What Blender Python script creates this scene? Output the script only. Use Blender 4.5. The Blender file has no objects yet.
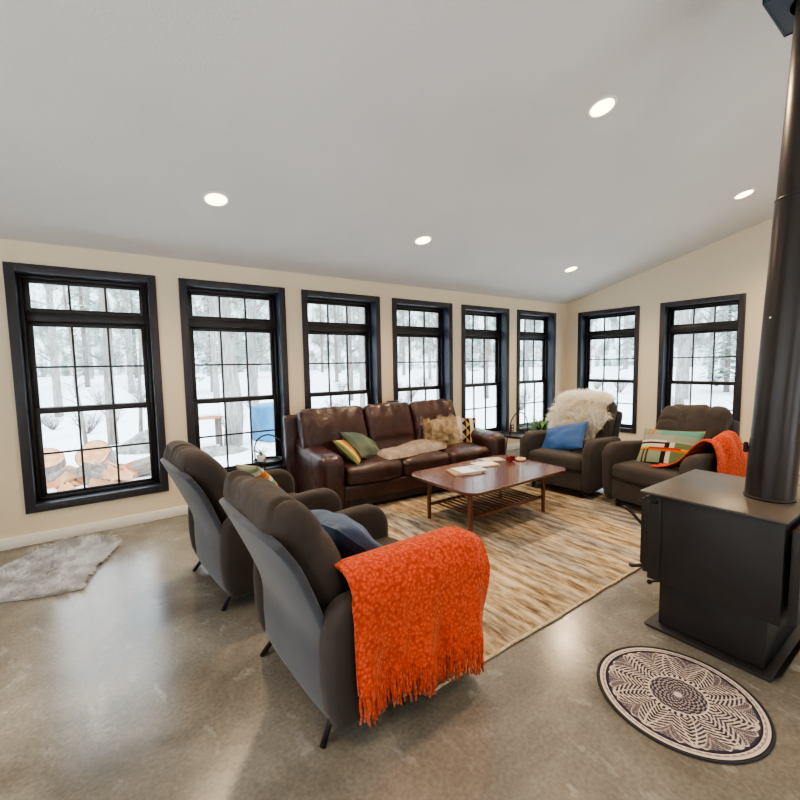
import bpy, bmesh, math, random
from mathutils import Vector, Matrix, noise, Euler
random.seed(7)
PI=math.pi
sc=bpy.context.scene
COL=sc.collection
def R(d): return math.radians(d)
def lerp(a,b,t): return a+(b-a)*t
def clamp(x,a,b): return max(a,min(b,x))
def sstep(a,b,x):
    t=clamp((x-a)/(b-a),0,1); return t*t*(3-2*t)

# ------------------------------------------------------------------ mesh builder
class MB:
    def __init__(s): s.v=[]; s.f=[]; s.c=[]; s.fix=True
    def add(s,vs,fs,cols=None):
        o=len(s.v); s.v.extend([tuple(p) for p in vs]); s.f.extend([tuple(i+o for i in f) for f in fs])
        if cols: s.c.extend(cols)
        elif s.c: s.c.extend([(1,1,1,1)]*len(vs))
        return s
    def box(s,x0,x1,y0,y1,z0,z1,bev=0.0):
        if bev>0: return s.rbox(((x0+x1)/2,(y0+y1)/2,(z0+z1)/2),(x1-x0,y1-y0,z1-z0),bev,k=1,m=1)
        vs=[(x,y,z) for x in (x0,x1) for y in (y0,y1) for z in (z0,z1)]
        return s.add(vs,[(0,1,3,2),(4,6,7,5),(0,4,5,1),(2,3,7,6),(0,2,6,4),(1,5,7,3)])
    def rbox(s,c,size,r,k=3,m=4,fn=None,mat=None):
        hx,hy,hz=[a/2 for a in size]; r=min(r,hx*.999,hy*.999,hz*.999)
        def axis(h):
            a=[-h+r*(1-math.cos(PI/2*i/k)) if False else -h+r*i/k for i in range(k)]
            mid=[lerp(-(h-r),h-r,i/m) for i in range(m+1)]
            return a+mid+[-q for q in reversed(a)]
        A=[axis(hx),axis(hy),axis(hz)]; n=[len(a)-1 for a in A]
        idx={}; vs=[]; fs=[]
        def g(i,j,l):
            key=(i,j,l)
            if key not in idx:
                p=Vector((A[0][i],A[1][j],A[2][l]))
                q=Vector((clamp(p.x,-hx+r,hx-r),clamp(p.y,-hy+r,hy-r),clamp(p.z,-hz+r,hz-r)))
                d=p-q
                if d.length>1e-9:
                    # cube to sphere
                    a=d/r; x,y,z=a
                    sx=x*math.sqrt(max(0,1-y*y/2-z*z/2+y*y*z*z/3)); sy=y*math.sqrt(max(0,1-z*z/2-x*x/2+z*z*x*x/3)); sz=z*math.sqrt(max(0,1-x*x/2-y*y/2+x*x*y*y/3))
                    d=Vector((sx,sy,sz))*r
                p=q+d
                if fn: p=Vector(fn(p))
                if mat: p=mat@p
                p=p+Vector(c); idx[key]=len(vs); vs.append(p)
            return idx[key]
        for a in (0,1,2):
            b,c2=[(1,2),(2,0),(0,1)][a]
            for side in (0,n[a]):
                for i in range(n[b]):
                    for j in range(n[c2]):
                        q=[]
                        for (di,dj) in ((0,0),(1,0),(1,1),(0,1)):
                            t=[0,0,0]; t[a]=side; t[b]=i+di; t[c2]=j+dj; q.append(g(*t))
                        fs.append(tuple(q if side else reversed(q)))
        return s.add(vs,fs)
    def tube(s,pts,r,seg=8,cap=True,r2=None):
        pts=[Vector(p) for p in pts]; n=len(pts); vs=[]; fs=[]
        up=None
        for i,p in enumerate(pts):
            t=(pts[min(i+1,n-1)]-pts[max(i-1,0)]).normalized()
            if up is None:
                up=Vector((0,0,1)) if abs(t.z)<.9 else Vector((1,0,0))
            a=t.cross(up)
            if a.length<1e-6: a=t.cross(Vector((0,1,0)))
            a.normalize(); b=a.cross(t).normalized(); up=b
            rr=r if r2 is None else lerp(r,r2,i/max(1,n-1))
            for k in range(seg):
                w=2*PI*k/seg; vs.append(p+a*math.cos(w)*rr+b*math.sin(w)*rr)
        for i in range(n-1):
            for k in range(seg):
                k2=(k+1)%seg; fs.append((i*seg+k,i*seg+k2,(i+1)*seg+k2,(i+1)*seg+k))
        if cap: fs.append(tuple(range(seg))); fs.append(tuple(reversed(range((n-1)*seg,n*seg))))
        return s.add(vs,fs)
    def lathe(s,prof,c=(0,0,0),seg=32,cap=True):
        vs=[];fs=[];n=len(prof)
        for (r,z) in prof:
            for k in range(seg):
                w=2*PI*k/seg; vs.append((c[0]+r*math.cos(w),c[1]+r*math.sin(w),c[2]+z))
        for i in range(n-1):
            for k in range(seg):
                k2=(k+1)%seg; fs.append((i*seg+k,i*seg+k2,(i+1)*seg+k2,(i+1)*seg+k))
        if cap: fs.append(tuple(reversed(range(seg)))); fs.append(tuple(range((n-1)*seg,n*seg)))
        return s.add(vs,fs)
    def grid(s,fn,nu,nv,cf=None,thick=None):
        vs=[];fs=[];cs=[]
        for i in range(nu+1):
            for j in range(nv+1):
                vs.append(Vector(fn(i/nu,j/nv)))
                if cf: cs.append(cf(i/nu,j/nv))
        W=nv+1
        for i in range(nu):
            for j in range(nv):
                fs.append((i*W+j,(i+1)*W+j,(i+1)*W+j+1,i*W+j+1))
        return s.add(vs,fs,cs or None)
    def slab(s,outline,th,r,rings=6,center=(0,0,0),bulge=0.0):
        # outline in (y,z), extruded along x with rounded edges
        n=len(outline); O=[Vector((a,b)) for a,b in outline]
        nor=[]
        for i in range(n):
            t=O[(i+1)%n]-O[i-1]; nor.append(Vector((t.y,-t.x)).normalized())
        area=sum(O[i].x*O[(i+1)%n].y-O[(i+1)%n].x*O[i].y for i in range(n))
        sg=1 if area>0 else -1
        vs=[];fs=[];h=th/2
        xs=[]
        for k in range(rings+1):
            a=PI/2*k/rings; xs.append((-h+r-r*math.cos(a) if False else -h+r*(1-math.cos(a)) , r*(1-math.sin(a))))
        full=xs+[(-x,i_) for x,i_ in reversed(xs)]
        for (x,ins) in full:
            for i in range(n):
                p=O[i]-nor[i]*sg*ins; vs.append((center[0]+x,center[1]+p.x,center[2]+p.y))
        for k in range(len(full)-1):
            for i in range(n):
                i2=(i+1)%n; fs.append((k*n+i,k*n+i2,(k+1)*n+i2,(k+1)*n+i) if sg<0 else (k*n+i2,k*n+i,(k+1)*n+i,(k+1)*n+i2))
        # caps : fan around centroid
        for base,fl in ((0,False),((len(full)-1)*n,True)):
            cx=sum(vs[base+i][1] for i in range(n))/n; cz=sum(vs[base+i][2] for i in range(n))/n
            vs.append((vs[base][0]+(bulge if fl else -bulge),cx,cz)); ci=len(vs)-1
            for i in range(n):
                i2=(i+1)%n; fs.append((base+i2,base+i,ci) if fl else (base+i,base+i2,ci))
        return s.add(vs,fs)
    def xf(s,M):
        s.v=[tuple(M@Vector(p)) for p in s.v]; return s
    def noise(s,amp,scale,off=0):
        # displace along approximate vertex normals
        acc=[Vector((0,0,0)) for _ in s.v]
        for f in s.f:
            a,b,c=Vector(s.v[f[0]]),Vector(s.v[f[1]]),Vector(s.v[f[2]])
            nn=(b-a).cross(c-a)
            for i in f: acc[i]+=nn
        out=[]
        for p,nn in zip(s.v,acc):
            if nn.length>0: nn.normalize()
            q=Vector(p)*scale+Vector((off,off*1.7,off*.3))
            w=noise.noise(q)+.5*noise.noise(q*2.1)
            out.append(tuple(Vector(p)+nn*w*amp))
        s.v=out; return s
    def build(s,name,m,parent=None,smooth=True,loc=None,rot=None,angle=None):
        me=bpy.data.meshes.new(name); me.from_pydata(s.v,[],s.f); me.update()
        if s.fix:
            bm=bmesh.new(); bm.from_mesh(me); bmesh.ops.recalc_face_normals(bm,faces=bm.faces); bm.to_mesh(me); bm.free()
        if s.c and len(s.c)==len(s.v):
            at=me.color_attributes.new('Col','FLOAT_COLOR','POINT')
            at.data.foreach_set('color',[x for c in s.c for x in (c[0],c[1],c[2],1.0)])
        if smooth:
            me.polygons.foreach_set('use_smooth',[True]*len(me.polygons))
            if angle:
                try: me.set_sharp_from_angle(angle=R(angle))
                except Exception: pass
        if m: me.materials.append(m)
        o=bpy.data.objects.new(name,me); COL.objects.link(o)
        if parent: o.parent=parent
        if loc: o.location=loc
        if rot: o.rotation_euler=rot
        return o

def tag(o,label,cat,group=None,kind=None):
    o['label']=label; o['category']=cat
    if group: o['group']=group
    if kind: o['kind']=kind
    return o
def thing(name,label,cat,loc=(0,0,0),rotz=0,group=None,kind=None,rot=None):
    o=bpy.data.objects.new(name,None); COL.objects.link(o); o.empty_display_size=.1
    o.location=loc; o.rotation_euler=rot if rot else (0,0,rotz)
    return tag(o,label,cat,group,kind)
def copy_tree(o,parent=None):
    c=o.copy(); COL.objects.link(c)
    if parent: c.parent=parent
    for ch in [x for x in list(COL.objects) if x.parent==o]: copy_tree(ch,c)
    return c

# ------------------------------------------------------------------ materials
def new_mat(name):
    m=bpy.data.materials.new(name); m.use_nodes=True; nt=m.node_tree; nt.nodes.clear()
    out=nt.nodes.new('ShaderNodeOutputMaterial'); return m,nt,out
def N(nt,t,**kw):
    n=nt.nodes.new(t)
    for k,v in kw.items(): setattr(n,k,v)
    return n
def mat(name,col,rough=.6,metal=0,col2=None,ns=4,nd=5,bump=0,bs=80,bt='noise',sheen=0,spec=.5,stretch=(1,1,1),attr=False,bstr=None,lo=.35,hi=.65,coat=0,bump2=0,bs2=8,sheen_col=None,emit=None):
    m,nt,out=new_mat(name); L=nt.links.new
    b=N(nt,'ShaderNodeBsdfPrincipled'); L(b.outputs[0],out.inputs[0])
    b.inputs['Roughness'].default_value=rough; b.inputs['Metallic'].default_value=metal
    b.inputs['Specular IOR Level'].default_value=spec
    if sheen: 
        b.inputs['Sheen Weight'].default_value=sheen; b.inputs['Sheen Roughness'].default_value=.5
        if sheen_col: b.inputs['Sheen Tint'].default_value=(*sheen_col,1)
    if coat: b.inputs['Coat Weight'].default_value=coat
    tc=N(nt,'ShaderNodeTexCoord'); mp=N(nt,'ShaderNodeMapping'); mp.inputs['Scale'].default_value=stretch
    L(tc.outputs['Object'],mp.inputs[0])
    if attr:
        a=N(nt,'ShaderNodeAttribute',attribute_name='Col'); L(a.outputs['Color'],b.inputs['Base Color'])
    elif col2:
        n=N(nt,'ShaderNodeTexNoise'); n.inputs['Scale'].default_value=ns; n.inputs['Detail'].default_value=nd
        L(mp.outputs[0],n.inputs['Vector'])
        r=N(nt,'ShaderNodeValToRGB'); r.color_ramp.elements[0].position=lo; r.color_ramp.elements[1].position=hi
        r.color_ramp.elements[0].color=(*col,1); r.color_ramp.elements[1].color=(*col2,1)
        L(n.outputs[0],r.inputs[0]); L(r.outputs[0],b.inputs['Base Color'])
    else: b.inputs['Base Color'].default_value=(*col,1)
    prev=None
    for (bp,bsc,t) in ((bump2,bs2,'noise'),(bump,bs,bt)):
        if bp:
            if t=='noise': q=N(nt,'ShaderNodeTexNoise'); q.inputs['Detail'].default_value=4
            elif t=='voronoi': q=N(nt,'ShaderNodeTexVoronoi')
            elif t=='wave': q=N(nt,'ShaderNodeTexWave')
            q.inputs['Scale'].default_value=bsc; L(mp.outputs[0],q.inputs['Vector'])
            u=N(nt,'ShaderNodeBump'); u.inputs['Strength'].default_value=1.0; u.inputs['Distance'].default_value=bp
            L(q.outputs[0],u.inputs['Height'])
            if prev: L(prev.outputs[0],u.inputs['Normal'])
            prev=u
    if prev: L(prev.outputs[0],b.inputs['Normal'])
    if emit: b.inputs['Emission Color'].default_value=(*emit[0],1); b.inputs['Emission Strength'].default_value=emit[1]
    return m

def floor_mat():
    m,nt,out=new_mat('polished_concrete'); L=nt.links.new
    b=N(nt,'ShaderNodeBsdfPrincipled'); L(b.outputs[0],out.inputs[0])
    tc=N(nt,'ShaderNodeTexCoord')
    n1=N(nt,'ShaderNodeTexNoise'); n1.inputs['Scale'].default_value=1.3; n1.inputs['Detail'].default_value=7; n1.inputs['Roughness'].default_value=.6; n1.inputs['Distortion'].default_value=.6
    L(tc.outputs['Object'],n1.inputs['Vector'])
    r1=N(nt,'ShaderNodeValToRGB'); e=r1.color_ramp.elements
    e[0].position=.3; e[0].color=(.098,.089,.074,1); e[1].position=.72; e[1].color=(.300,.275,.235,1)
    k=e.new(.5); k.color=(.175,.159,.134,1)
    L(n1.outputs[0],r1.inputs[0])
    # pale blotches
    n2=N(nt,'ShaderNodeTexNoise'); n2.inputs['Scale'].default_value=7.5; n2.inputs['Detail'].default_value=8; n2.inputs['Roughness'].default_value=.65; n2.inputs['Distortion'].default_value=.35
    mp=N(nt,'ShaderNodeMapping'); mp.inputs['Scale'].default_value=(1.0,.55,1); mp.inputs['Rotation'].default_value=(0,0,.6)
    L(tc.outputs['Object'],mp.inputs[0]); L(mp.outputs[0],n2.inputs['Vector'])
    r2=N(nt,'ShaderNodeValToRGB'); e=r2.color_ramp.elements; e[0].position=.575; e[0].color=(0,0,0,1); e[1].position=.70; e[1].color=(.5,.5,.5,1)
    L(n2.outputs[0],r2.inputs[0])
    mx=N(nt,'ShaderNodeMixRGB'); mx.inputs[2].default_value=(.42,.42,.41,1); L(r2.outputs[0],mx.inputs[0]); L(r1.outputs[0],mx.inputs[1])
    # fine speckle
    n3=N(nt,'ShaderNodeTexNoise'); n3.inputs['Scale'].default_value=60; n3.inputs['Detail'].default_value=3
    L(tc.outputs['Object'],n3.inputs['Vector'])
    r3=N(nt,'ShaderNodeValToRGB'); e=r3.color_ramp.elements; e[0].position=.3; e[0].color=(.82,.82,.82,1); e[1].position=.7; e[1].color=(1.12,1.12,1.12,1)
    L(n3.outputs[0],r3.inputs[0])
    mm=N(nt,'ShaderNodeMixRGB',blend_type='MULTIPLY'); mm.inputs[0].default_value=1; L(mx.outputs[0],mm.inputs[1]); L(r3.outputs[0],mm.inputs[2])
    L(mm.outputs[0],b.inputs['Base Color'])
    r4=N(nt,'ShaderNodeMapRange'); r4.inputs['To Min'].default_value=.10; r4.inputs['To Max'].default_value=.34; L(n1.outputs[0],r4.inputs[0]); L(r4.outputs[0],b.inputs['Roughness'])
    b.inputs['Specular IOR Level'].default_value=.8
    u=N(nt,'ShaderNodeBump'); u.inputs['Distance'].default_value=.002; u.inputs['Strength'].default_value=.6; L(n2.outputs[0],u.inputs['Height']); L(u.outputs[0],b.inputs['Normal'])
    return m
def rug_mat():
    m,nt,out=new_mat('striated_rug'); L=nt.links.new
    b=N(nt,'ShaderNodeBsdfPrincipled'); L(b.outputs[0],out.inputs[0]); b.inputs['Roughness'].default_value=.95; b.inputs['Specular IOR Level'].default_value=.1
    tc=N(nt,'ShaderNodeTexCoord'); mp=N(nt,'ShaderNodeMapping'); mp.inputs['Scale'].default_value=(15,2.8,1); L(tc.outputs['Object'],mp.inputs[0])
    n1=N(nt,'ShaderNodeTexNoise'); n1.inputs['Scale'].default_value=1.2; n1.inputs['Detail'].default_value=8; n1.inputs['Roughness'].default_value=.72; L(mp.outputs[0],n1.inputs['Vector'])
    r=N(nt,'ShaderNodeValToRGB'); e=r.color_ramp.elements; e[0].position=.34; e[0].color=(.10,.066,.040,1); e[1].position=.62; e[1].color=(.60,.50,.37,1)
    k=e.new(.44); k.color=(.25,.185,.12,1); k=e.new(.52); k.color=(.42,.33,.22,1)
    L(n1.outputs[0],r.inputs[0])
    mp2=N(nt,'ShaderNodeMapping'); mp2.inputs['Scale'].default_value=(1.6,.55,1); mp2.inputs['Location'].default_value=(.3,.0,0); L(tc.outputs['Object'],mp2.inputs[0])
    n2=N(nt,'ShaderNodeTexNoise'); n2.inputs['Scale'].default_value=1.4; n2.inputs['Detail'].default_value=2; L(mp2.outputs[0],n2.inputs['Vector'])
    r2=N(nt,'ShaderNodeValToRGB'); e=r2.color_ramp.elements; e[0].position=.50; e[0].color=(0,0,0,1); e[1].position=.62; e[1].color=(.6,.6,.6,1); L(n2.outputs[0],r2.inputs[0])
    mx=N(nt,'ShaderNodeMixRGB',blend_type='MIX'); L(r2.outputs[0],mx.inputs[0]); L(r.outputs[0],mx.inputs[1])
    r3=N(nt,'ShaderNodeValToRGB'); e=r3.color_ramp.elements; e[0].position=.4; e[0].color=(.11,.115,.13,1); e[1].position=.62; e[1].color=(.46,.44,.42,1); L(n1.outputs[0],r3.inputs[0]); L(r3.outputs[0],mx.inputs[2])
    L(mx.outputs[0],b.inputs['Base Color'])
    u=N(nt,'ShaderNodeBump'); u.inputs['Distance'].default_value=.012; L(n1.outputs[0],u.inputs['Height']); L(u.outputs[0],b.inputs['Normal'])
    return m
def glass_mat():
    m,nt,out=new_mat('window_glass'); L=nt.links.new
    t=N(nt,'ShaderNodeBsdfTransparent'); g=N(nt,'ShaderNodeBsdfGlossy'); g.inputs['Roughness'].default_value=.02
    t.inputs[0].default_value=(.96,.98,.98,1)
    lw=N(nt,'ShaderNodeLayerWeight'); pw=N(nt,'ShaderNodeMath',operation='POWER'); pw.inputs[1].default_value=5; L(lw.outputs['Facing'],pw.inputs[0])
    ml=N(nt,'ShaderNodeMath',operation='MULTIPLY_ADD'); ml.inputs[1].default_value=.7; ml.inputs[2].default_value=.035; L(pw.outputs[0],ml.inputs[0])
    mx=N(nt,'ShaderNodeMixShader'); L(ml.outputs[0],mx.inputs[0]); L(t.outputs[0],mx.inputs[1]); L(g.outputs[0],mx.inputs[2]); L(mx.outputs[0],out.inputs[0])
    return m
def emis(name,col,s):
    m,nt,out=new_mat(name); e=N(nt,'ShaderNodeEmission'); e.inputs[0].default_value=(*col,1); e.inputs[1].default_value=s; nt.links.new(e.outputs[0],out.inputs[0]); return m

M={}
M['wall']=mat('cream_wall_paint',(.79,.68,.51),.75,bump=.0015,bs=120,spec=.3)
M['ceil']=mat('ceiling_paint',(.74,.725,.70),.8,col2=(.69,.68,.66),ns=1.2,nd=3,bump=.003,bs=60,spec=.2,lo=.3,hi=.7)
M['trim']=mat('white_trim_paint',(.86,.82,.74),.45)
M['floor']=floor_mat()
M['frame']=mat('black_brown_window_frame',(.018,.014,.015),.38,spec=.5)
M['casing']=mat('charcoal_stained_casing',(.027,.025,.032),.42,col2=(.038,.034,.042),ns=3,stretch=(8,8,1),bump=.0006,bs=30)
M['jamb']=mat('dark_blue_black_jamb',(.024,.032,.050),.36,col2=(.036,.046,.070),ns=3,stretch=(1,1,.3))
M['glass']=glass_mat()
M['fab']=mat('taupe_grey_woven_fabric',(.044,.036,.033),.85,col2=(.056,.046,.042),ns=6,bump=.0012,bs=420,sheen=.15,sheen_col=(.75,.72,.72),spec=.2,bump2=.006,bs2=9)
M['fabc']=mat('taupe_grey_cushion_fabric',(.046,.038,.034),.85,col2=(.060,.049,.044),ns=6,bump=.0012,bs=420,sheen=.15,sheen_col=(.75,.72,.72),spec=.2,bump2=.016,bs2=7)
M['fabs']=mat('window_tinted_shell_fabric',(.046,.050,.062),.85,col2=(.058,.063,.076),ns=8,bump=.001,bs=500,sheen=.4,sheen_col=(.75,.78,.85),spec=.2)  # bluish window light put into the shell's colour and sheen tint
M['leather']=mat('dark_brown_leather',(.034,.013,.012),.30,col2=(.054,.021,.019),ns=5,bump=.0012,bs=160,bump2=.016,bs2=10,spec=.6)
M['leatherd']=mat('sofa_base_dark',(.020,.010,.009),.6)
M['metal']=mat('black_metal',(.012,.012,.013),.38,metal=.3)
M['stove']=mat('matte_black_stove_steel',(.022,.020,.021),.50,col2=(.028,.026,.027),ns=5,bump=.0005,bs=200,spec=.4)
M['stovetop']=mat('stove_top_plate_steel',(.075,.064,.056),.34,col2=(.105,.090,.078),ns=3,bump=.0005,bs=150,spec=.5)
M['pipe']=mat('stove_pipe_steel',(.030,.024,.022),.33,col2=(.040,.031,.027),ns=3,stretch=(1,1,.4),metal=.35)
M['chrome']=mat('bright_screw_steel',(.7,.7,.7),.2,metal=1)
M['bluesteel']=mat('blue_black_steel',(.032,.058,.10),.35,metal=.3)
M['teak']=mat('reddish_walnut_wood',(.115,.036,.020),.30,col2=(.18,.060,.032),ns=3,stretch=(1.5,14,14),bump=.0004,bs=40,coat=.25)
M['teaktop']=mat('walnut_table_top',(.095,.038,.030),.22,col2=(.135,.056,.043),ns=2.5,stretch=(1.5,14,14),bump=.0003,bs=40,coat=.3)
M['orange']=mat('orange_boucle_wool',(.66,.062,.012),.95,col2=(.80,.105,.025),ns=30,bump=.004,bs=160,sheen=.4,sheen_col=(1,.5,.3),spec=.1)
M['blue']=mat('blue_velvet',(.012,.060,.20),.7,col2=(.020,.085,.26),ns=5,bump=.001,bs=200,sheen=.15,sheen_col=(.4,.6,1),bump2=.01,bs2=8)
M['navy']=mat('slate_blue_velvet',(.008,.026,.070),.6,col2=(.022,.058,.125),ns=4,bump=.001,bs=200,sheen=.35,sheen_col=(.5,.65,1),bump2=.014,bs2=7)
M['green']=mat('sage_green_velvet',(.028,.048,.036),.6,col2=(.075,.10,.07),ns=4,sheen=.4,sheen_col=(.7,.9,.75),bump2=.01,bs2=8)
M['attr']=mat('printed_fabric',(1,1,1),.85,attr=True,bump=.001,bs=300,spec=.2)
M['matattr']=mat('printed_flat_weave',(1,1,1),.9,attr=True,bump=.001,bs=300,spec=.15)
M['furw']=mat('cream_sheepskin_wool',(.88,.80,.68),.9,col2=(.93,.90,.84),ns=8,spec=.1)
M['furg']=mat('grey_sheepskin_wool',(.42,.385,.35),.9,col2=(.60,.57,.53),ns=9,spec=.1)
M['furb']=mat('shaggy_beige_wool',(.36,.27,.17),.9,col2=(.62,.53,.40),ns=14,spec=.1)
M['furp']=mat('pinkish_beige_faux_fur',(.50,.41,.34),.9,col2=(.66,.58,.50),ns=14,spec=.1)
def fur_mat(name,c1,c2,ns):
    m,nt,out=new_mat(name); L=nt.links.new
    d=N(nt,'ShaderNodeBsdfDiffuse'); t=N(nt,'ShaderNodeBsdfTranslucent'); mx=N(nt,'ShaderNodeMixShader'); mx.inputs[0].default_value=.55
    tc=N(nt,'ShaderNodeTexCoord'); n=N(nt,'ShaderNodeTexNoise'); n.inputs['Scale'].default_value=ns; L(tc.outputs['Object'],n.inputs['Vector'])
    rr=N(nt,'ShaderNodeValToRGB'); e=rr.color_ramp.elements; e[0].position=.35; e[1].position=.65; e[0].color=(*c1,1); e[1].color=(*c2,1)
    L(n.outputs[0],rr.inputs[0]); L(rr.outputs[0],d.inputs[0]); L(rr.outputs[0],t.inputs[0]); L(d.outputs[0],mx.inputs[1]); L(t.outputs[0],mx.inputs[2]); L(mx.outputs[0],out.inputs[0]); return m
M['furw']=fur_mat('cream_sheepskin_wool',(.97,.92,.82),(.99,.98,.95),8)
M['furg']=fur_mat('grey_sheepskin_wool',(.60,.59,.58),(.88,.88,.88),9)
M['furb']=fur_mat('shaggy_beige_wool',(.62,.50,.36),(.93,.86,.72),14)
M['furp']=fur_mat('pinkish_beige_faux_fur',(.66,.56,.48),(.84,.76,.68),14)
def boucle():
    m,nt,out=new_mat('orange_boucle_wool'); L=nt.links.new
    b=N(nt,'ShaderNodeBsdfPrincipled'); L(b.outputs[0],out.inputs[0]); b.inputs['Roughness'].default_value=.95; b.inputs['Specular IOR Level'].default_value=.1
    b.inputs['Sheen Weight'].default_value=.4; b.inputs['Sheen Tint'].default_value=(1,.5,.35,1)
    tc=N(nt,'ShaderNodeTexCoord'); v=N(nt,'ShaderNodeTexVoronoi'); v.inputs['Scale'].default_value=68; L(tc.outputs['Object'],v.inputs['Vector'])
    rr=N(nt,'ShaderNodeValToRGB'); e=rr.color_ramp.elements; e[0].position=.15; e[1].position=.75; e[0].color=(.70,.105,.045,1); e[1].color=(.40,.045,.019,1)  # crevice shade between the nubs put into the colour
    L(v.outputs['Distance'],rr.inputs[0]); L(rr.outputs[0],b.inputs['Base Color'])
    u=N(nt,'ShaderNodeBump'); u.inputs['Distance'].default_value=.006; u.invert=True; L(v.outputs['Distance'],u.inputs['Height']); L(u.outputs[0],b.inputs['Normal']); return m
M['orange']=boucle()
M['rug']=rug_mat()
M['rugedge']=mat('rug_edge_yarn',(.40,.30,.18),.95,col2=(.62,.52,.38),ns=40)
M['plastic']=mat('black_plastic',(.02,.02,.02),.4)
M['outlet']=mat('dark_outlet_plate',(.035,.022,.018),.35)
M['paper']=mat('white_paper',(.82,.80,.76),.6)
M['trimring']=mat('white_light_trim',(.85,.84,.82),.5)
M['lens']=emis('warm_light_lens',(1.0,.76,.45),8.0)
M['leaf']=mat('houseplant_leaf',(.06,.13,.03),.5,col2=(.16,.27,.07),ns=10)
M['pot']=mat('white_glazed_pot',(.75,.73,.70),.35)
M['snow']=mat('fresh_snow',(.86,.90,.95),.8,bump=.05,bs=2)
M['bark']=mat('grey_tree_bark',(.22,.205,.195),.9,col2=(.40,.38,.37),ns=5,stretch=(4,4,.6),bump=.02,bs=10)
M['barkd']=mat('brown_tree_bark',(.15,.125,.11),.9,col2=(.29,.26,.24),ns=5,stretch=(4,4,.6),bump=.02,bs=10)
M['cutwood']=mat('fresh_cut_wood',(.45,.21,.10),.8,col2=(.60,.35,.20),ns=8)
M['brush']=mat('grey_green_brush',(.34,.37,.34),.9,col2=(.62,.66,.66),ns=6)
M['conif']=mat('snowy_evergreen_needles',(.10,.16,.11),.9,col2=(.50,.56,.56),ns=3)
M['dirt']=mat('bare_gravel_mound',(.16,.155,.15),.95,col2=(.34,.34,.34),ns=9,bump=.02,bs=20)
M['tarp']=mat('blue_tarp',(.05,.22,.42),.5,bump2=.03,bs2=6)
def forest_mat():
    m,nt,out=new_mat('distant_woods'); L=nt.links.new
    b=N(nt,'ShaderNodeBsdfPrincipled'); L(b.outputs[0],out.inputs[0]); b.inputs['Roughness'].default_value=1; b.inputs['Specular IOR Level'].default_value=0
    tc=N(nt,'ShaderNodeTexCoord'); mp=N(nt,'ShaderNodeMapping'); mp.inputs['Scale'].default_value=(1.6,1.6,.16); L(tc.outputs['Object'],mp.inputs[0])
    n=N(nt,'ShaderNodeTexNoise'); n.inputs['Scale'].default_value=1.0; n.inputs['Detail'].default_value=8; n.inputs['Roughness'].default_value=.7; L(mp.outputs[0],n.inputs['Vector'])
    n2=N(nt,'ShaderNodeTexNoise'); n2.inputs['Scale'].default_value=.9; n2.inputs['Detail'].default_value=9; n2.inputs['Roughness'].default_value=.75; L(tc.outputs['Object'],n2.inputs['Vector'])
    a=N(nt,'ShaderNodeMath',operation='ADD'); L(n.outputs[0],a.inputs[0]); L(n2.outputs[0],a.inputs[1])
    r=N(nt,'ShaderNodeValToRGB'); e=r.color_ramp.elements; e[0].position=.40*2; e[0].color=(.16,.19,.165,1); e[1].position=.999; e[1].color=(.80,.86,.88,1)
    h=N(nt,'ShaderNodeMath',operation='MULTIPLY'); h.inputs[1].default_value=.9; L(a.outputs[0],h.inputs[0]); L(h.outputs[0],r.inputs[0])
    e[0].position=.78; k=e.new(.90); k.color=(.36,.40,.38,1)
    L(r.outputs[0],b.inputs['Base Color']); return m
M['forest']=forest_mat()

# ------------------------------------------------------------------ room shell
WT=.20
CZ0,CS=2.54,.25           # ceiling height over the window wall, slope away from it
XL,YF=-9.6,-7.6
def ceil_z(y): return CZ0-CS*y
W=1.07; ZT,ZB=2.358,.273; CW=.068     # window casing size
WX=[-7.755,-6.489,-5.222,-3.954,-2.691,-1.413]
WY=[-.246,-1.626]
def wall_with_holes(name,length,holes,ztop,M4,label):
    # local: x along, y 0..WT outward, z
    mb=MB(); xs=[0]+[a for h in holes for a in h[:2]]+[length]
    def blk(x0,x1,z0,t0,t1):
        vs=[(x0,0,z0),(x1,0,z0),(x1,0,t1),(x0,0,t0),(x0,WT,z0),(x1,WT,z0),(x1,WT,t1),(x0,WT,t0)]
        mb.add(vs,[(3,2,1,0),(4,5,6,7),(0,1,5,4),(1,2,6,5),(2,3,7,6),(3,0,4,7)])
    for i in range(0,len(xs),2):
        blk(xs[i],xs[i+1],-.02,ztop(xs[i]),ztop(xs[i+1]))
    for (a,b,z0,z1) in holes:
        vs=[(a,0,-.02),(b,0,-.02),(b,0,z0),(a,0,z0),(a,WT,-.02),(b,WT,-.02),(b,WT,z0),(a,WT,z0)]
        mb.add(vs,[(3,2,1,0),(4,5,6,7),(0,1,5,4),(1,2,6,5),(2,3,7,6),(3,0,4,7)])
        blk(a,b,z1,ztop(a),ztop(b))
    mb.xf(M4); o=mb.build(name,M['wall'],smooth=False)
    tag(o,label,'wall',kind='structure'); return o
HZ0,HZ1=ZB+.05,ZT-.05
wall_with_holes('wall_back',0-XL,[(x-XL+.05,x-XL+W-.05,HZ0,HZ1) for x in WX],lambda x:CZ0+.05,Matrix.Translation((XL,0,0)),'long cream wall holding the row of six tall windows')
# right wall: local x -> -y, outward -> +x
MR=Matrix.Rotation(R(-90),4,'Z')
def MRt(x): return Matrix.Translation((0,0,0))@MR
wall_with_holes('wall_right',-YF,[(-y+.05,-y+W-.05,HZ0,HZ1) for y in WY]+[(4.6,5.6,HZ0,HZ1),(6.1,7.1,HZ0,HZ1)],lambda x:CZ0+CS*x+.05,MR,'cream end wall under the sloping ceiling with two windows')
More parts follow.
